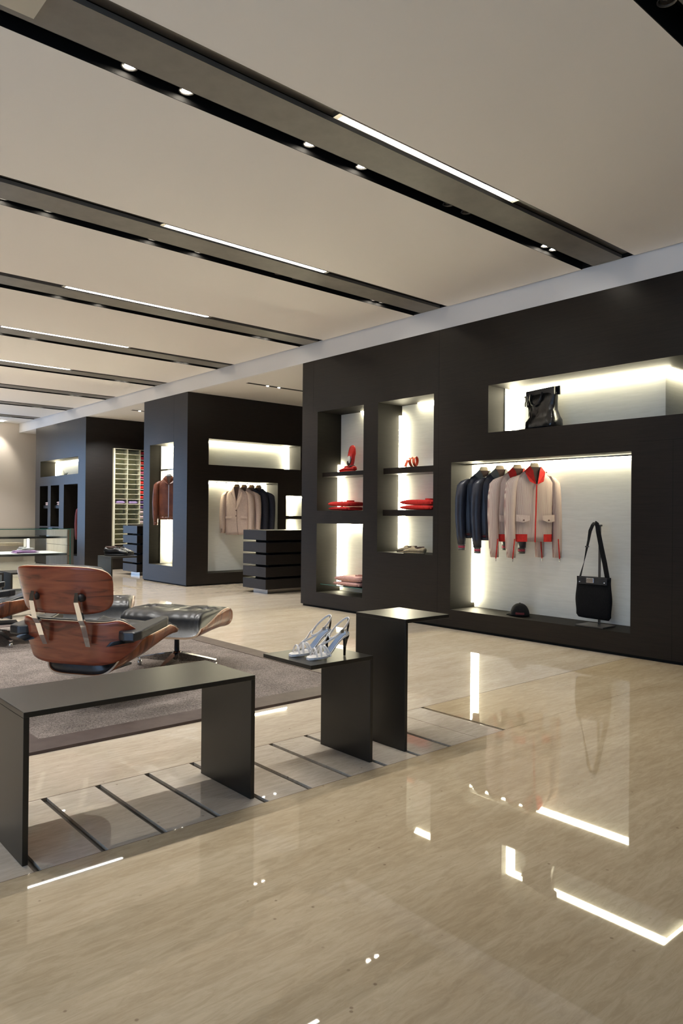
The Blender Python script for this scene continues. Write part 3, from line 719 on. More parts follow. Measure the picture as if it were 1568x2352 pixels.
def ott_cushion(b):
    nu, nv = 60, 40; base = inset(ottshell, .955, .03, .012)
    P, Q = [], []
    for j_ in range(nv+1):
        for i in range(nu+1):
            s, t = -1+2*i/nu, -1+2*j_/nv
            p = base(s, t); Q.append(p)
            edge = max(0, (1-abs(s)**10)*(1-abs(t)**7))**.32
            zt = .424-.014*abs(t)**2-.010*abs(s)**3
            for a, c in ((-.34, .05), (.34, .05)):
                d2 = ((s-a)*1.0)**2+((t-c)*.9)**2; an = math.atan2(t-c, s-a)
                zt -= .030*math.exp(-d2/.012)+.005*math.exp(-d2/.22)*(1+cos(an*9))*.8
            zt -= .010*math.exp(-(s/.03)**2)
            zt += .003*sin(s*38+2*t)*max(0, abs(t)-.45)*1.6
            P.append(Vector((p.x*(1+.02*edge), p.y*(1.0+.02*edge), p.z+max(.006, (zt-p.z))*edge)))
    W_ = nu+1; o = len(P)
    fs = [(j_*W_+i, j_*W_+i+1, (j_+1)*W_+i+1, (j_+1)*W_+i) for j_ in range(nv) for i in range(nu)]
    fs += [tuple(o+k for k in reversed(f)) for f in fs]
    loop = [i for i in range(W_)]+[j_*W_+nu for j_ in range(1, nv+1)]+[nv*W_+i for i in range(nu-1, -1, -1)]+[j_*W_ for j_ in range(nv-1, 0, -1)]
    for k in range(len(loop)):
        a, c = loop[k], loop[(k+1) % len(loop)]; fs.append((a, o+a, o+c, c))
    b.add(P+Q, fs, 0, True)
def make_ottoman(label):
    t = empty('ottoman', (0, 0, rh), 0, label, 'ottoman', 'rosewood and black leather ottomans')
    b = MB(); b.shell(ottshell, 40, 16, .011, 0, 1, 2); b.build('ottoman_shell', [M['rosewood_side'], M['ply'], M['rosewood_side']], t)
    b = MB(); ott_cushion(b); b.build('cushion', [M['leather']], t)
    b = MB(); b.box(-.09, .09, -.09, .09, .222, .238, 0, .003); b.build('bracket', [M['rubber']], t)
    star_base(t, 4, .29, .225, math.radians(10))
    return t
ott = make_ottoman('near ottoman with tufted black leather cushion beside the nearest lounge chair')
ott.location = (2.56, 4.725, rh); ott.rotation_euler.z = FW
dup(ott, (2.32, 5.67, rh), -.50, 'far ottoman showing past the right side of the nearest lounge chair')

# ================================================================== GARMENTS
def lerp(a, c, t): return a+(c-a)*t
def garment(name, label, cat, group, loc, rotz, body, style, hang, hem, sleeve, hw=.205, extra=None, hook=.085, flare=1.0):
    """local: x across the shoulders, -y the front; z=0 is the hanger neck. hem / sleeve are lengths below it"""
    t = empty(name, loc, rotz, label, cat, group)
    # torso
    def torso(b):
        rings = []
        prof = [(-.005, .070, .045), (-.030, .105, .055), (-.055, hw*.80, .060), (-.085, hw*.96, .066), (-.13, hw*1.0, .070), (-.22, hw*.97, .068), (-.36, hw*.94*flare, .062), (-(hem-.10), hw*.92*flare, .060), (-(hem-.05), hw*.92*flare, .058), (-hem, hw*.88*flare, .055)]
        for (z, rx, ry) in prof:
            r = []
            n = 44
            for k in range(n):
                a = 2*PI*k/n; c_, s_ = cos(a), sin(a)
                x = rx*math.copysign(abs(c_)**.75, c_); y = ry*math.copysign(abs(s_)**.8, s_)
                w_ = .006*sin(k*2.4+z*9)*min(1, -z*4)
                zz = z-(.045*(abs(x)/hw)**2 if z > -.09 else 0)
                r.append((x*(1+w_*.4), y+w_, zz))
            rings.append(r)
        b.rings(rings, 0, True, True)
    one('body', torso, [body], t)
    for sg in (-1, 1):
        def slv(b):
            pts = [(sg*hw*.86, 0, -.075), (sg*hw*1.02, -.004, -.13), (sg*hw*1.10, -.010, -.25), (sg*hw*1.15, -.020, -.42), (sg*hw*1.12, -.034, -(sleeve-.08)), (sg*hw*1.10, -.040, -sleeve)]
            rings = []
            for i, (x, y, z) in enumerate(pts):
                rx, ry = [(.045, .050), (.052, .060), (.052, .060), (.047, .056), (.042, .050), (.036, .044)][i]
                rings.append([(x+rx*cos(2*PI*k/20)+.003*sin(k*3+i), y+ry*sin(2*PI*k/20), z+(.018*cos(2*PI*k/20)*sg*-1 if i == 0 else 0)) for k in range(20)])
            b.rings(rings, 0, True, True)
        s = one('sleeve', slv, [body], t)
        if extra: extra('sleeve', s, sg, hw, sleeve)
    # hanger
    def hg(b):
        b.rings([ell(0, -.03, -.02, .046, .010, 16, 4), ell(0, -.03, .022, .046, .010, 16, 4), ell(0, -.03, .050, .033, .010, 16, 4)], 0)
        (b.band([(-.15, 0, -.085), (0, 0, -.02)], (0, 1, 0), .012, .012), b.band([(0, 0, -.02), (.15, 0, -.085)], (0, 1, 0), .012, .012))
    h_ = one('hanger', hg, [hang], t)
    one('hook', lambda b: b.tube([(0, -.03, .045), (0, -.02, hook-.015), (.010, 0, hook), (.004, 0, hook+.012), (-.010, 0, hook+.010)], .0018, 6), [M['steel']], h_)
    if extra: extra('body', t, 0, hw, hem)
    return t
def collar_v(t, mt, mi_lin, w0=.062, depth=.16, name='collar', lining=True):
    """standing collar open in a V showing the lining"""
    if lining:
        one('lining', lambda b: b.add([(-w0*.8, -.062, .012), (w0*.8, -.062, .012), (0.004, -.079, -depth)], [(0, 1, 2)]), [mi_lin], t)
    def cl(b):
        for sg in (-1, 1):
            b.add([(sg*w0*.80, -.058, .018), (sg*w0*1.55, -.048, -.032), (sg*w0*1.05, -.084, -depth*.80), (sg*.007, -.088, -depth*.98), (sg*w0*.50, -.078, -.02), (sg*w0*.78, -.045, .024), (sg*w0*1.6, -.03, -.03)],
                  [(0, 1, 2, 3, 4), (0, 5, 6, 1)])
        n = 10
        b.rings([[(w0*cos(PI*k/n), .045*sin(PI*k/n)-.05, z) for k in range(n+1)] for z in (-.03, .012)], 0, False, True, closed=False)
    return one(name, cl, [mt], t)
def striped_extra(kind, o, sg, hw, ln):
    if kind == 'sleeve':
        one('sleeve_zip', lambda b: b.band([(sg*hw*1.12-sg*.016, -.090, -(ln-.17)), (sg*hw*1.10-sg*.004, -.088, -(ln-.08)), (sg*hw*1.08+sg*.008, -.086, -ln-.01)], (1, 0, 0), .009, .004), [M['red_cloth']], o)
        one('zip_pull', lambda b: b.box(sg*hw*1.08+sg*.008-.003, sg*hw*1.08+sg*.008+.003, -.09, -.086, -ln-.035, -ln-.01), [M['steel']], o)
        one('epaulette', lambda b: b.band([(sg*hw*.42, -.018, -.046), (sg*hw*.75, -.018, -.073), (sg*hw*.98, -.018, -.105), (sg*hw*1.10, -.018, -.150)], (0, 1, 0), .040, .006), [M['striped']], o)
        one('button', lambda b: b.rings([[(sg*hw*.5+.006*cos(2*PI*k/10), -.066-d, -.036+.006*sin(2*PI*k/10)) for k in range(10)] for d in (0, .004)]), [M['brown_button']], o)
        return
    collar_v(o, M['red_cloth'], M['lining'], .064, .15)
    one('zip', lambda b: b.band([(0.002, -.080, -.15), (-.004, -.086, -.30), (-.010, -.080, -(ln+.005))], (1, 0, 0), .010, .006), [M['red_cloth']], o)
    def hem(b):
        for sg in (-1, 1):
            pts = []
            for k in range(9):
                a = (-.03+.42*k/8)*PI
                pts.append((sg*(hw*.89)*abs(cos(a))**.75 if True else 0, -.062*abs(sin(a))**.8-.006, -(ln-.033)))
            b.band(pts, (0, 0, 1), .068, .005)
    one('ribbed_hem', hem, [M['red_cloth']], o)
    for sg in (-1, 1):
        fl = one('pocket_flap', lambda b: b.add([(sg*hw*.30, -.081, -(ln-.235)), (sg*hw*.92, -.060, -(ln-.245)), (sg*hw*.92, -.064, -(ln-.185)), (sg*hw*.62, -.080, -(ln-.172)), (sg*hw*.30, -.085, -(ln-.195))], [(0, 1, 2, 3, 4)]), [M['striped']], o)
        one('button', lambda b: b.rings([[(sg*hw*.60+.007*cos(2*PI*k/10), -.082-d, -(ln-.195)+.007*sin(2*PI*k/10)) for k in range(10)] for d in (0, .004)]), [M['brown_button']], fl)
def navy_extra(kind, o, sg, hw, ln):
    if kind == 'sleeve':
        def cf(b):
            for (z0, z1, mi) in ((-ln-.055, -ln-.035, 1), (-ln-.035, -ln-.012, 0), (-ln-.012, -ln+.004, 1)):
                b.rings([ell(sg*hw*1.10, -.040, z0, .031, .038, 18), ell(sg*hw*1.10, -.040, z1, .032, .039, 18)], mi)
        one('cuff', cf, [M['magenta_cloth'], M['grey_rib']], o); return
    collar_v(o, M['grey_rib'], M['lining'], .062, .12)
    def hb(b):
        for (z0, z1, mi) in ((-(ln+.012), -(ln-.015), 1), (-(ln-.015), -(ln-.035), 0), (-(ln-.035), -(ln-.05), 1)):
            b.rings([ell(0, 0, z0, hw*.90, .057, 30, 2.6), ell(0, 0, z1, hw*.92, .059, 30, 2.6)], mi)
    one('ribbed_hem', hb, [M['dark_red'], M['navy_nylon']], o)
    one('zip', lambda b: b.band([(0.002, -.074, -.13), (0, -.078, -.30), (0, -.074, -(ln))], (1, 0, 0), .008, .006), [M['gunmetal']], o)
def blazer_extra(m):
    def ex(kind, o, sg, hw, ln):
        if kind == 'sleeve':
            for k in range(3):
                one('cuff_button', lambda b: b.rings([[(sg*hw*1.12+.006*cos(2*PI*q/8), -.088-d, -(ln-.03-.018*k)+.006*sin(2*PI*q/8)) for q in range(8)] for d in (0, .003)]), [M['brown_button']], o)
            return
        one('lining', lambda b: b.add([(-.048, -.062, .004), (.048, -.062, .004), (0.004, -.080, -.235)], [(0, 1, 2)]), [M['lining']], o)
        def lp(b):
            for s_ in (-1, 1):
                b.add([(s_*.045, -.060, .022), (s_*.085, -.070, -.075), (s_*.098, -.076, -.085), (s_*.088, -.080, -.105), (s_*.110, -.079, -.115), (s_*.055, -.092, -.27), (s_*.004, -.092, -.35), (s_*.012, -.088, -.24), (s_*.040, -.072, -.03)],
                      [(0, 1, 7, 8), (1, 2, 3, 7), (3, 4, 5, 7), (5, 6, 7)])
        one('lapels', lp, [m], o)
        for z in (-.375, -.465):
            one('button', lambda b: b.rings([[(.008*cos(2*PI*k/10), -.082-d, z+.008*sin(2*PI*k/10)) for k in range(10)] for d in (0, .005)]), [M['brown_button']], o)
        one('front_edge', lambda b: b.band([(0.010, -.080, -.36), (0.012, -.078, -.52), (0.035, -.070, -ln)], (1, 0, 0), .004, .004), [M['lining']], o)
        for s_ in (-1, 1):
            one('pocket_flap', lambda b: b.add([(s_*hw*.35, -.079, -.46), (s_*hw*.88, -.060, -.47), (s_*hw*.88, -.063, -.51), (s_*hw*.35, -.082, -.50)], [(0, 1, 2, 3)]), [m], o)
    return ex
def brown_extra(kind, o, sg, hw, ln):
    if kind == 'sleeve':
        one('cuff', lambda b: b.rings([ell(sg*hw*1.10, -.040, -ln-.045, .034, .041, 18), ell(sg*hw*1.10, -.040, -ln+.004, .036, .044, 18)]), [M['brown_leather']], o); return
    collar_v(o, M['brown_leather'], M['lining'], .060, .12)
    one('zip', lambda b: b.band([(0.0, -.076, -.13), (0, -.080, -.30), (0, -.074, -ln)], (1, 0, 0), .008, .006), [M['steel']], o)
    one('waistband', lambda b: b.rings([ell(0, 0, -ln-.035, hw*.80, .055, 30, 2.6), ell(0, 0, -ln+.01, hw*.86, .058, 30, 2.6)]), [M['brown_leather']], o)

RZJ = math.atan2(-.53, .85)
xh = XW+.195
JZ = 1.545
garment('bomber_jacket', 'front pinstriped bomber jacket with red collar, fully in view', 'jacket', 'jackets hanging in the large lit niche', (xh, 3.925, JZ), RZJ, M['striped'], None, M['beige_hanger'], .665, .81, .20, striped_extra)
garment('bomber_jacket', 'pinstriped bomber jacket with red collar, half hidden behind the front one', 'jacket', 'jackets hanging in the large lit niche', (xh, 4.11, JZ-.005), RZJ, M['striped'], None, M['beige_hanger'], .665, .81, .20, striped_extra)
garment('bomber_jacket', 'shiny navy bomber jacket next to the pinstriped jackets', 'jacket', 'jackets hanging in the large lit niche', (xh, 4.31, JZ-.005), RZJ, M['navy_nylon'], None, M['beige_hanger'], .65, .73, .20, navy_extra)
garment('bomber_jacket', 'navy bomber jacket closest to the left side of the large niche', 'jacket', 'jackets hanging in the large lit niche', (xh, 4.50, JZ-.01), RZJ, M['navy_nylon'], None, M['beige_hanger'], .63, .70, .20, navy_extra)
RZB = -PI/4
for k, (x, m, lab) in enumerate(((6.56, 'blush_wool', 'blush linen blazer hanging in front, fully in view above the drawers'), (6.70, 'blush_wool', 'blush blazer directly behind the front blush blazer'), (6.845, 'navy_wool', 'navy blazer hanging behind the two blush blazers'), (6.985, 'navy_wool', 'last navy blazer of the row, nearest the niche side'))):
    garment('blazer', lab, 'blazer', 'blazers in the middle display wall', (x, Y2a+.20, 1.545), RZB, M[m], None, M['brown_hanger'], .77, .745, .205, blazer_extra(M[m]))
garment('leather_jacket', 'brown leather jacket alone in a tall narrow lit niche', 'jacket', None, (XW+.205, 10.90, 1.705), RZJ, M['brown_leather'], None, M['steel'], .66, .74, .185, brown_extra, hook=.12)
garment('red_jacket', 'dark red jacket hanging in the tall niche of the farthest display wall', 'jacket', None, (XW+.25, 14.33, 1.30), RZJ, M['dark_red'], None, M['steel'], .75, .72, .18, None)

# ================================================================== FOLDED CLOTHES
def folded(name, label, group, loc, rotz, m, w_=.28, d=.24, h=.045, collar=True, layers=2):
    t = empty(name, loc, rotz, label, 'folded shirt', group)
    def body(b):
        hh = h/layers
        for q in range(layers):
            z0 = q*hh; sh = .006*((q % 2)*2-1)
            rings = []
            for i in range(13):
                u = -1+2*i/12; x = u*w_/2; e = max(.10, 1-abs(u)**3.6)**.6 if u > 0 else 1-.22*abs(u)**5
                sag = .004*sin(u*4+q)
                th = hh*e*.98
                rings.append([(x+sh, -d/2*(.97+.02*sin(u*5+q)), z0+hh*.5-th*.42), (x+sh, -d/2-.006, z0+hh*.5), (x+sh, -d/2*(.97), z0+hh*.5+th*.45+sag*.3), (x, 0, z0+hh*.5+th*.5+sag), (x+sh, d/2*.97, z0+hh*.5+th*.45), (x+sh, d/2, z0+hh*.5), (x+sh, d/2*.97, z0+hh*.5-th*.45), (x, 0, z0+hh*.5-th*.5)])
            b.rings(rings, 0, True, True)
    one('body', body, [m], t)
    if layers == 1 and w_ > .3:
        one('fold_edge', lambda b: (b.band([(-w_/2-.004, -d/2+.01, h*.62), (-w_*.30, -d/2-.008, h*.60), (w_*.1, -d/2-.008, h*.52)], (0, .3, 1), .006, .004), b.band([(-w_/2-.010, -d/2+.02, h*.34), (-w_/2-.012, 0, h*.34), (-w_/2-.010, d/2-.02, h*.34)], (1, 0, 0), .03, h*.3)), [m], t)
    if collar:
        def cl(b):
            n = 16
            pts = [(.040*cos(a)-w_*.26, .05*sin(a)*.9, h+.004) for a in (PI*.15+2*PI*.85*k/n for k in range(n+1))]
            b.band(pts, (.0, 0, 1), .016, .006)
        one('collar', cl, [m], t)
    return t
folded('folded_shirt', 'folded red shirt on top in the upper left niche', 'folded red shirts', (XW+.17, 6.50, 1.2065), PI/2+.1, M['red_cloth'], .34, .24, .060, True, 1)
folded('folded_shirt', 'lower folded red shirt resting in the upper left niche', 'folded red shirts', (XW+.17, 6.50, 1.159), PI/2, M['red_cloth'], .33, .24, .046, False, 1)
folded('folded_shirt', 'upper folded red shirt on the right niche shelf', 'folded red shirts', (XW+.21, 5.31, 1.2185), PI/2, M['red_cloth'], .41, .26, .058, True, 1)
folded('folded_shirt', 'lower folded red shirt on the right niche shelf', 'folded red shirts', (XW+.21, 5.31, 1.168), PI/2, M['red_cloth'], .42, .26, .05, False, 1)
folded('folded_shirt', 'upper dusty pink folded shirt on the glass shelf', 'folded pink shirts on glass', (XW+.18, 6.36, .338), PI/2+.08, M['pink_cloth'], .38, .24, .068, True, 1)
folded('folded_shirt', 'lower dusty pink folded shirt on the glass shelf', 'folded pink shirts on glass', (XW+.18, 6.37, .288), PI/2, M['pink_cloth'], .41, .25, .049, False, 1)
folded('folded_shirt', 'pink folded shirt on the far wall shelf, left of two', 'folded pink shirts far away', (XW+.18, 16.10, 1.263), PI/2, M['palepink_cloth'], .30, .22, .07)
folded('folded_shirt', 'pink folded shirt on the far wall shelf, right of two', 'folded pink shirts far away', (XW+.18, 15.42, 1.263), PI/2, M['palepink_cloth'], .30, .22, .08)
folded('folded_shirt', 'lavender folded shirt with white card inside the glass case', None, (3.13, 9.78, .584), 0, M['lavender_cloth'], .29, .2, .032, False)
folded('folded_shirt', 'white folded shirt lying on the lavender one in the glass case', None, (3.13, 9.78, .617), .15, M['white_cloth'], .16, .13, .034)
folded('folded_shirt', 'white folded shirt on the far left dark table', None, (2.20, 8.22, .476), .1, M['white_cloth'], .26, .22, .04)
def cubby(cx, k): return 6.10+(CX[cx]+CX[cx+1])/2, RZ[k]+.0055
pinks = [('crimson_cloth', 'crimson'), ('crimson_cloth', 'crimson'), ('red_cloth', 'red'), ('red_cloth', 'red'), ('magenta_cloth', 'dusky red'), ('magenta_cloth', 'dusky red'), ('red_cloth', 'bright red'), ('red_cloth', 'bright red'), ('red_cloth', 'bright red'), ('red_cloth', 'bright red'), ('purple_cloth', 'dark purple'), ('purple_cloth', 'dark purple'), ('palepink_cloth', 'pale pink'), ('palepink_cloth', 'pale pink'), ('palepink_cloth', 'pale pink')]
ordn = ['first', 'second', 'third', 'fourth', 'fifth', 'sixth', 'seventh', 'eighth', 'ninth', 'tenth', 'eleventh', 'twelfth', 'thirteenth', 'fourteenth', 'fifteenth']
for cx in (2, 3):
    for r in range(15):
        if cx == 3: continue
        x, z = cubby(cx, 14-r)
        folded('folded_shirt', '%s folded shirt, %s pigeonhole from the top in the right column' % (pinks[r][1], ordn[r]), 'folded shirts in the pigeonholes', (x-.02, 13.92, z), 0, M[pinks[r][0]], .215, .165, .066, False, 1)
for cx, nm in ((0, 'left column'), (1, 'middle column')):
    x, z = cubby(cx, 4)
    folded('folded_shirt', 'lilac folded shirt alone in the %s of the pigeonholes' % nm, 'folded shirts in the pigeonholes', (x+.01, 13.915, z), 0, M['lilac_cloth'], .17, .165, .055, False, 1)

# ================================================================== SHOES
def shoe_rings(L_, wd, prof):
    # prof: (u, half width, z0, z1)
    rings = []
    for (u, hw_, z0, z1) in prof:
        n = 16; rings.append([(u*L_, wd*hw_*cos(2*PI*k/n), (z0+z1)/2+(z1-z0)/2*math.copysign(abs(sin(2*PI*k/n))**.8, sin(2*PI*k/n))) for k in range(n)])
    return rings
def flat_shoe(name, label, group, loc, rotz, mu, ms, tilt=None, L_=.275, wd=.048, lace=False, strap=False, opening='lining'):
    t = empty(name, loc, rotz, label, 'shoe', group)
    if tilt: t.rotation_euler = tilt
    def up_(b):
        b.rings(shoe_rings(L_, wd, [(-.5, .45, .012, .055), (-.485, .72, .010, .062), (-.42, .80, .010, .066), (-.25, .78, .010, .056), (-.10, .80, .010, .060), (.0, .85, .010, .068), (.12, .93, .010, .058), (.27, 1.0, .010, .044), (.40, .88, .010, .036), (.47, .62, .011, .030), (.5, .30, .013, .024)]), 0)
    one('upper', up_, [mu], t)
    one('sole', lambda b: b.rings([[(L_*(.5*cos(a)), wd*(1.02 if cos(a) > 0 else .82)*math.copysign(abs(sin(a))**.8, sin(a)), z) for a in (2*PI*k/28 for k in range(28))] for z in (0, .012)]), [ms], t)
    def op(b):
        b.rings([[(-.24*L_+L_*.225*cos(a), wd*.60*sin(a), z+(.006 if cos(a) < -.3 else 0)) for a in (2*PI*k/20 for k in range(20))] for z in (.050, .0665)])
    one('opening', op, [M[opening]], t)
    if strap:
        one('saddle_strap', lambda b: b.band([(.05*L_, -wd*.9, .030), (.05*L_, -wd*.5, .064), (.05*L_, 0, .072), (.05*L_, wd*.5, .064), (.05*L_, wd*.9, .030)], (1, 0, 0), .03, .004), [mu], t)
        one('apron_seam', lambda b: b.tube([(L_*(.12+.27*cos(a)), wd*.72*sin(a), .062-.022*max(0, cos(a))) for a in (-PI*.6+1.2*PI*k/16 for k in range(17))], .0022, 6), [ms], t)
    if lace:
        for q in range(4): one('lace', lambda b: b.band([((.0+.035*q)*L_, -wd*.35, .066-.003*q), ((.015+.035*q)*L_, 0, .071-.003*q), ((.0+.035*q)*L_, wd*.35, .066-.003*q)], (1, 0, 0), .005, .003), [ms], t)
    return t
for (y, x, lab) in ((5.50, XW+.19, 'beige suede loafer standing behind in the right niche'), (5.31, XW+.10, 'front beige suede loafer of the pair in the right niche')):
    flat_shoe('loafer', lab, 'beige loafers', (x, y, .712), PI/2+.12, M['beige_suede'], M['beige_suede'], strap=True, L_=.27)
flat_shoe('oxford_shoe', 'black leather shoe on the left of the small far table', 'black shoes', (3.60, 8.10, .618), -.75, M['black_leather_gloss'], M['rubber'], lace=True, L_=.26, wd=.044)
flat_shoe('oxford_shoe', 'black leather shoe on the right of the small far table', 'black shoes', (3.69, 8.14, .618), -.62, M['black_leather_gloss'], M['rubber'], lace=True, L_=.26, wd=.044)
flat_shoe('driving_shoe', 'glossy red driving shoe lying flat on the upper left shelf', 'red driving shoes', (XW+.17, 6.46, 1.613), PI/2, M['red_gloss'], M['red_gloss'], L_=.27, wd=.044, strap=True)
s2 = flat_shoe('driving_shoe', 'glossy red driving shoe propped upright with its white insole showing', 'red driving shoes', (XW+.215, 6.42, 1.795), 0, M['red_gloss'], M['red_gloss'], L_=.26, wd=.044)
s2.rotation_mode = 'XYZ'; s2.rotation_euler = (0, -PI/2+.10, .15)
one('white_insole', lambda b: b.rings([ell(-.055, 0, .066, .052, .022, 20), ell(-.055, 0, .070, .052, .022, 20)]), [M['cord']], s2)

for o in [x for x in bpy.data.objects if x.name.startswith('oxford_shoe')]: o.scale = (1.04, 1.1, 1.45)
# high-heeled sandals (local: toe towards -x, heel at +x)
def sandal(label, loc, rotz):
    t = empty('sandal', loc, rotz, label, 'sandal', 'white high-heeled sandals')
    sole = [(-.105, .012, .004), (-.09, .026, .006), (-.06, .034, .007), (-.03, .034, .008), (-.005, .028, .014), (.02, .021, .036), (.05, .020, .066), (.075, .022, .086), (.095, .024, .094), (.108, .014, .096)]
    one('sole', lambda b: b.rings([[(x, hw_, z+.006), (x, -hw_, z+.006), (x, -hw_*.92, z-.004), (x, hw_*.92, z-.004)] for x, hw_, z in sole], 0, True, False), [M['white_leather']], t)
    one('insole', lambda b: b.rings([[(x, hw_*.80, z+.009), (x, -hw_*.80, z+.009), (x, -hw_*.8, z+.006), (x, hw_*.8, z+.006)] for x, hw_, z in sole[4:]], 0, True, False), [M['blue_sole']], t)
    one('heel', lambda b: b.tube([(.098, 0, .090), (.096, 0, .07), (.093, 0, .04), (.092, 0, .0)], [.017, .011, .006, .0055], 10), [M['dark_patent']], t)
    def arch(b, x0, x1, h, y0=-.032, y1=.032, w_=.008):
        pts = []
        for k in range(9):
            q = k/8; pts.append((x0+(x1-x0)*q, y0+(y1-y0)*q, .010+h*sin(PI*q)))
        b.band(pts, (1, 0, .2), w_, .003)
    def straps(b):
        arch(b, -.075, -.070, .040); arch(b, -.055, -.02, .048); arch(b, -.02, -.055, .048); arch(b, -.005, -.045, .046)
    one('toe_straps', straps, [M['white_leather']], t)
    def ankle(b):
        n = 22; pts = []; ds = []
        for k in range(n+1):
            a = 2*PI*k/n; pts.append((.062+.050*cos(a), .032*sin(a), .125+.042*cos(a))); ds.append((0.5, 0, -1))
        b.band(pts, (.4, 0, -1), .008, .003)
    one('ankle_strap', ankle, [M['white_leather']], t)
    one('heel_strap', lambda b: b.band([(.105, 0, .100), (.112, 0, .13), (.113, 0, .167)], (0, 1, 0), .009, .004), [M['dark_patent']], t)
    one('side_strap', lambda b: (b.band([(-.045, .0, .056), (-.01, -.012, .072), (.02, -.030, .092), (.05, -.032, .110)], (0, 0, 1), .008, .003), b.band([(-.045, .0, .056), (-.01, .012, .072), (.02, .030, .092), (.05, .032, .110)], (0, 0, 1), .008, .003), b.band([(.09, -.020, .10), (.075, -.030, .122), (.05, -.032, .112)], (1, 0, 0), .008, .003)), [M['white_leather']], t)
    one('buckle', lambda b: b.box(.045, .060, -.037, -.033, .108, .122), [M['steel']], t)
    return t
sandal('white strappy high-heeled sandal nearer the table edge', (2.077, 2.475, .476), -.08)
sandal('white strappy high-heeled sandal, the rear one of the pair', (2.065, 2.585, .476), -.08)

# ================================================================== BELT, CAP, BAGS, PLINTHS
bt = empty('belt', (XW+.20, 5.42, 1.621), 1.78, 'coiled orange red leather belt on the right niche shelf', 'belt')
def belt(b):
    pts = []
    for k in range(46):
        q = k/45; a = -PI*.35+2*PI*1.55*q; r = .058-.004*q
        pts.append((.075*(q-.5), r*cos(a), .060+r*sin(a)*1.0))
    b.band(pts, (1, 0, 0), .032, .004)
one('strap', belt, [M['orange_leather']], bt)
one('strap_end', lambda b: b.band([(.03, .02, .10), (.035, .07, .075), (.038, .10, .035), (.038, .115, .004)], (1, 0, 0), .032, .004), [M['orange_leather']], bt)
one('buckle', lambda b: b.tube([(.022, .118, .003), (.054, .118, .003), (.054, .145, .003), (.022, .145, .003), (.022, .118, .003)], .003, 8), [M['steel']], bt)

cp = empty('cap', (XW+.165, 4.035, .191), 0, 'black baseball cap with thin dark red band on the niche floor', 'cap')
cp.rotation_euler.z = -.25
def crown(b):
    rings = []
    for k in range(12):
        a = PI/2*k/11; r = .092*cos(a)**.85 if k < 11 else .002
        rings.append([(r*cos(q)*.92, r*sin(q), .004+.112*sin(a)) for q in (2*PI*j_/32 for j_ in range(32))])
    b.rings(rings, 0)
one('crown', crown, [M['black_fabric']], cp)
def brim(b):
    P_ = []
    for i in range(9):
        for r in (0, 1):
            a = PI/2-.95+1.9*i/8
            rad = .086 if r == 0 else .155
            P_.append((rad*cos(a)*(.92 if r == 0 else .62), (rad*sin(a) if r else .086*sin(a)), .018-.012*r*abs(cos(a))*1.2-.004*r))
    fs = [(2*i, 2*i+1, 2*i+3, 2*i+2) for i in range(8)]
    b.add(P_, fs, 0, True); b.add([(x, y, z+.005) for x, y, z in P_], [tuple(reversed(f)) for f in fs], 0, True)
    b.add([P_[2*i+1] for i in range(9)]+[(P_[2*i+1][0], P_[2*i+1][1], P_[2*i+1][2]+.005) for i in range(9)], [(i, i+1, i+10, i+9) for i in range(8)], 0, True)
one('brim', brim, [M['black_fabric']], cp)
one('band', lambda b: b.band([(-.088*cos(a)*.94, -.096*sin(a), .030) for a in (.35+.9*k/6 for k in range(7))], (0, 0, 1), .018, .003), [M['dark_red']], cp)
one('top_button', lambda b: b.rings([ell(0, 0, .113, .010, .010, 12), ell(0, 0, .120, .006, .006, 12)]), [M['black_fabric']], cp)

# bag stand and messenger bag
st = empty('bag_stand', (XW+.155, 3.255, .191), 0, 'grey metal bag stand with square base on the niche floor', 'stand')
one('base', lambda b: b.box(-.13, .08, -.125, .125, 0, .012, 0, .002), [M['gunmetal']], st)
one('post', lambda b: b.box(.03, .045, -.008, .008, .012, .846), [M['gunmetal']], st)
one('cross_bar', lambda b: b.tube([(.037, -.02, .846), (.037, .045, .846)], .008, 10), [M['gunmetal']], st)
bg_ = empty('messenger_bag', (XW+.15, 3.284, .25), .12, 'flat black messenger bag hanging by its strap from the stand', 'bag')
def bagbody(b):
    rings = []
    for i in range(15):
        q = i/14; z = .352*q; hw_ = .152-.006*sin(q*9)*(1-q)-(.02*(1-q/.06)**2 if q < .06 else 0)+.004*sin(q*5)
        th = .026*(sin(PI*min(1, q*1.1+.05))**.5 if q < .9 else .45)+.006
        z2 = z-.0
        rings.append([(th*math.copysign(abs(sin(a))**.7, sin(a)), hw_*math.copysign(abs(cos(a))**.55, cos(a)), z2-.012*math.copysign(abs(cos(a)), -cos(a))*(1-q)*.6) for a in (2*PI*k/32 for k in range(32))])
    b.rings(rings, 0)
one('body', bagbody, [M['black_fabric']], bg_)
tp = one('top_panel', lambda b: b.box(-.030, -.018, -.125, .125, .290, .350, 0, .002), [M['leather']], bg_)
one('name_plate', lambda b: (b.box(-.034, -.030, -.012, .052, .303, .342, 0, .002)), [M['plate']], tp)
for y in (-.105, .110): one('rivet', lambda b: b.rings([[(-.030-d, y+.006*cos(2*PI*k/10), .308+.006*sin(2*PI*k/10)) for k in range(10)] for d in (0, .003)]), [M['plate']], tp)
def bstrap(b):
    b.band([(-.002, .118, .35), (-.004, .085, .47), (-.006, .062, .58), (-.006, .045, .66), (-.01, .030, .74), (.0, .012, .792), (.02, .004, .812)], [(1, 1, 0), (1, .4, 0), (.4, 1, 0), (.6, 1, 0), (.3, 1, 0), (.3, 1, 0), (.3, 1, 0)], [.035, .014, .020, .030, .034, .034, .034], .004)
    b.band([(.02, .004, .812), (.012, -.020, .80), (.0, -.035, .74), (-.002, -.065, .60), (-.003, -.095, .47), (-.002, -.118, .345)], (.1, 1, 0), [.034, .034, .040, .042, .042, .042], .004)
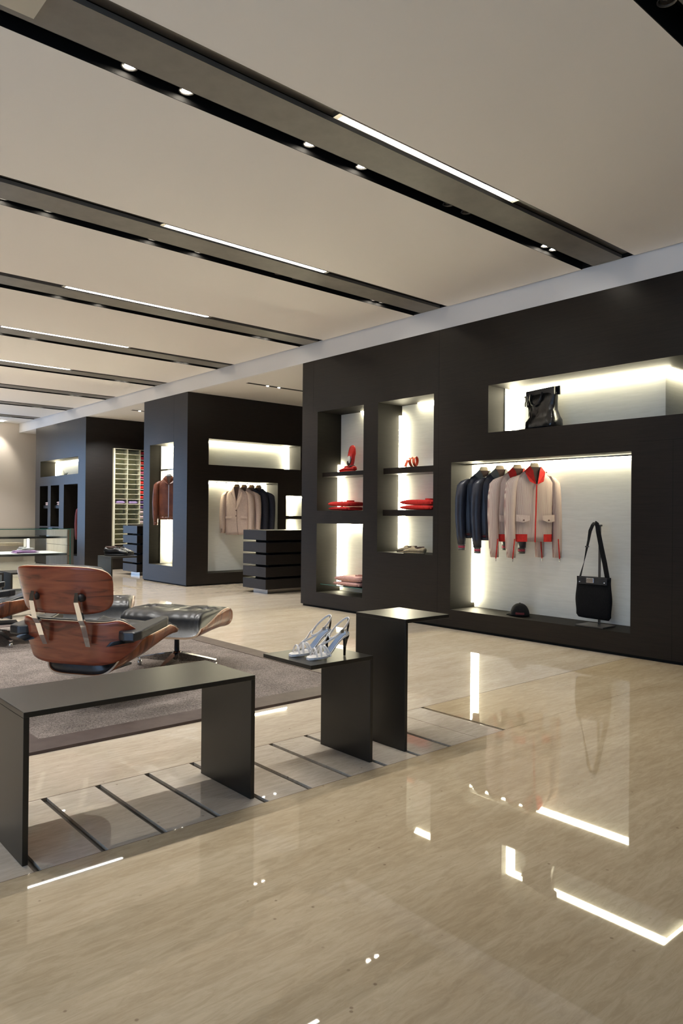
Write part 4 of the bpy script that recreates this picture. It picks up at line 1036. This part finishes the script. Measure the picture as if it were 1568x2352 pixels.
one('shoulder_strap', bstrap, [M['black_fabric']], bg_)
one('strap_slider', lambda b: b.box(-.012, .002, .038, .072, .60, .612), [M['plate']], bg_)

# tote bag
tt = empty('tote_bag', (XW+.19, 3.82, 1.889), -math.radians(13.5), 'large slouched black leather tote bag in the upper niche', 'bag')
def tote(b):
    rings = []
    prof = [(0, .172, .095), (.03, .182, .100), (.08, .178, .095), (.12, .155, .075), (.17, .150, .062), (.22, .160, .055), (.27, .168, .050), (.31, .176, .040), (.36, .180, .022)]
    for i, (z, hy, hx) in enumerate(prof):
        sh = [-.010, -.010, -.012, -.012, .0, .004, .006, .006, .006][i]
        rings.append([(hx*math.copysign(abs(sin(a))**.6, sin(a))+.006*sin(k*1.9+i*1.3)*(1 if i < 7 else 0), sh+hy*math.copysign(abs(cos(a))**.5, cos(a)), z) for k, a in ((k, 2*PI*k/36) for k in range(36))])
    b.rings(rings, 0)
one('body', tote, [M['black_leather_gloss']], tt)
one('top_flap', lambda b: b.box(-.034, -.018, -.172, .190, .30, .372, 0, .003), [M['leather']], tt)
one('rear_flap', lambda b: b.box(.012, .026, -.195, .165, .30, .380, 0, .003), [M['leather']], tt)
one('handle', lambda b: b.tube([(-.045, .11, .335), (-.060, .105, .28), (-.064, .08, .24), (-.066, .04, .222), (-.064, .0, .235), (-.060, -.028, .275), (-.045, -.035, .335)], .008, 10), [M['leather']], tt)
one('lock_tab', lambda b: (b.tube([(-.02, .19, .325), (-.02, .215, .325)], .010, 12), b.band([(-.03, .185, .30), (-.035, .195, .26), (-.03, .20, .235)], (0, 1, 0), .012, .004), b.band([(-.03, .170, .30), (-.035, .172, .25), (-.03, .168, .225)], (0, 1, 0), .014, .004)), [M['leather']], tt)
one('buckle', lambda b: (b.box(-.042, -.037, .160, .168, .27, .325), b.box(-.042, -.037, .178, .186, .275, .32)), [M['steel']], tt)

# ================================================================== GLASS CASE, LOW LEDGE, ORNAMENT
gc = empty('glass_display_case', (1.2, 9.543, 0), 0, 'long glass display case at the far left with white shelves and chrome edges', 'display case')
GL, GD, GH = 2.405, .78, .90
one('end_panel', lambda b: (b.box(GL-.03, GL, .0, GD, .08, .545, 0), b.box(GL-.03, GL, 0, GD, .55, .68, 0), b.box(GL-.03, GL, 0, GD, .685, GH-.012, 0)), [M['stone']], gc)
one('top_glass', lambda b: (b.box(0, GL, 0, GD, GH-.01, GH, 0), b.box(0, GL, -.003, 0, GH-.01, GH, 1)), [M['glass'], M['glass_edge']], gc)
one('front_glass', lambda b: b.box(0, GL, 0, .006, .08, GH-.01, 0), [M['glass']], gc)
one('back_glass', lambda b: b.box(0, GL-.03, GD-.006, GD, .08, GH-.01, 0), [M['glass']], gc)
one('corner_post', lambda b: (b.box(GL, GL+.012, -.004, .02, 0, GH, 1), b.box(GL+.012, GL+.052, -.004, .03, 0, GH, 0)), [M['gunmetal'], M['glass_edge']], gc)
for z, th in ((.775, .012), (.555, .020)):
    s = one('shelf', lambda b: b.box(0, GL-.032, .02, GD-.02, z, z+th+.008, 0), [M['white_cloth'] if z < .6 else M['glass']], gc)
    one('shelf_edge', lambda b: b.box(0, GL-.032, .008, .02, z, z+.026, 0), [M['chrome']], s)
one('upright_lamp', lambda b: b.box(2.10, 2.125, GD-.08, GD-.055, .58, .775), [mat('case_lamp', (1, 1, 1), .5, emit=(1, .92, .78), es=14)], gc)
one('plinth', lambda b: b.box(.03, GL-.03, .03, GD-.03, 0, .08, 0), [M['gunmetal']], gc)
ld = empty('low_ledge', (3.75, YB-.55, 0), 0, 'low beige stone ledge along the back wall', 'ledge')
one('ledge_top', lambda b: b.box(0, 1.75, 0, .54, .36, .42, 0, .003), [M['stone']], ld)
one('ledge_base', lambda b: b.box(0, 1.75, .08, .54, 0, .36, 0), [M['wall']], ld)
orn = empty('twig_ornament', (XW+.2, 15.45, 1.877), 0, 'small dark branching ornament in the upper far niche', 'ornament')
one('branches', lambda b: (b.tube([(0, 0, 0), (0, .05, .04), (0, .09, .12)], [.014, .012, .004], 8), b.tube([(0, 0, 0), (0, -.06, .03), (0, -.15, .07)], [.014, .012, .004], 8), b.tube([(0, 0, .0), (0, -.02, .05), (0, -.05, .07)], [.012, .009, .004], 8)), [M['twig']], orn)
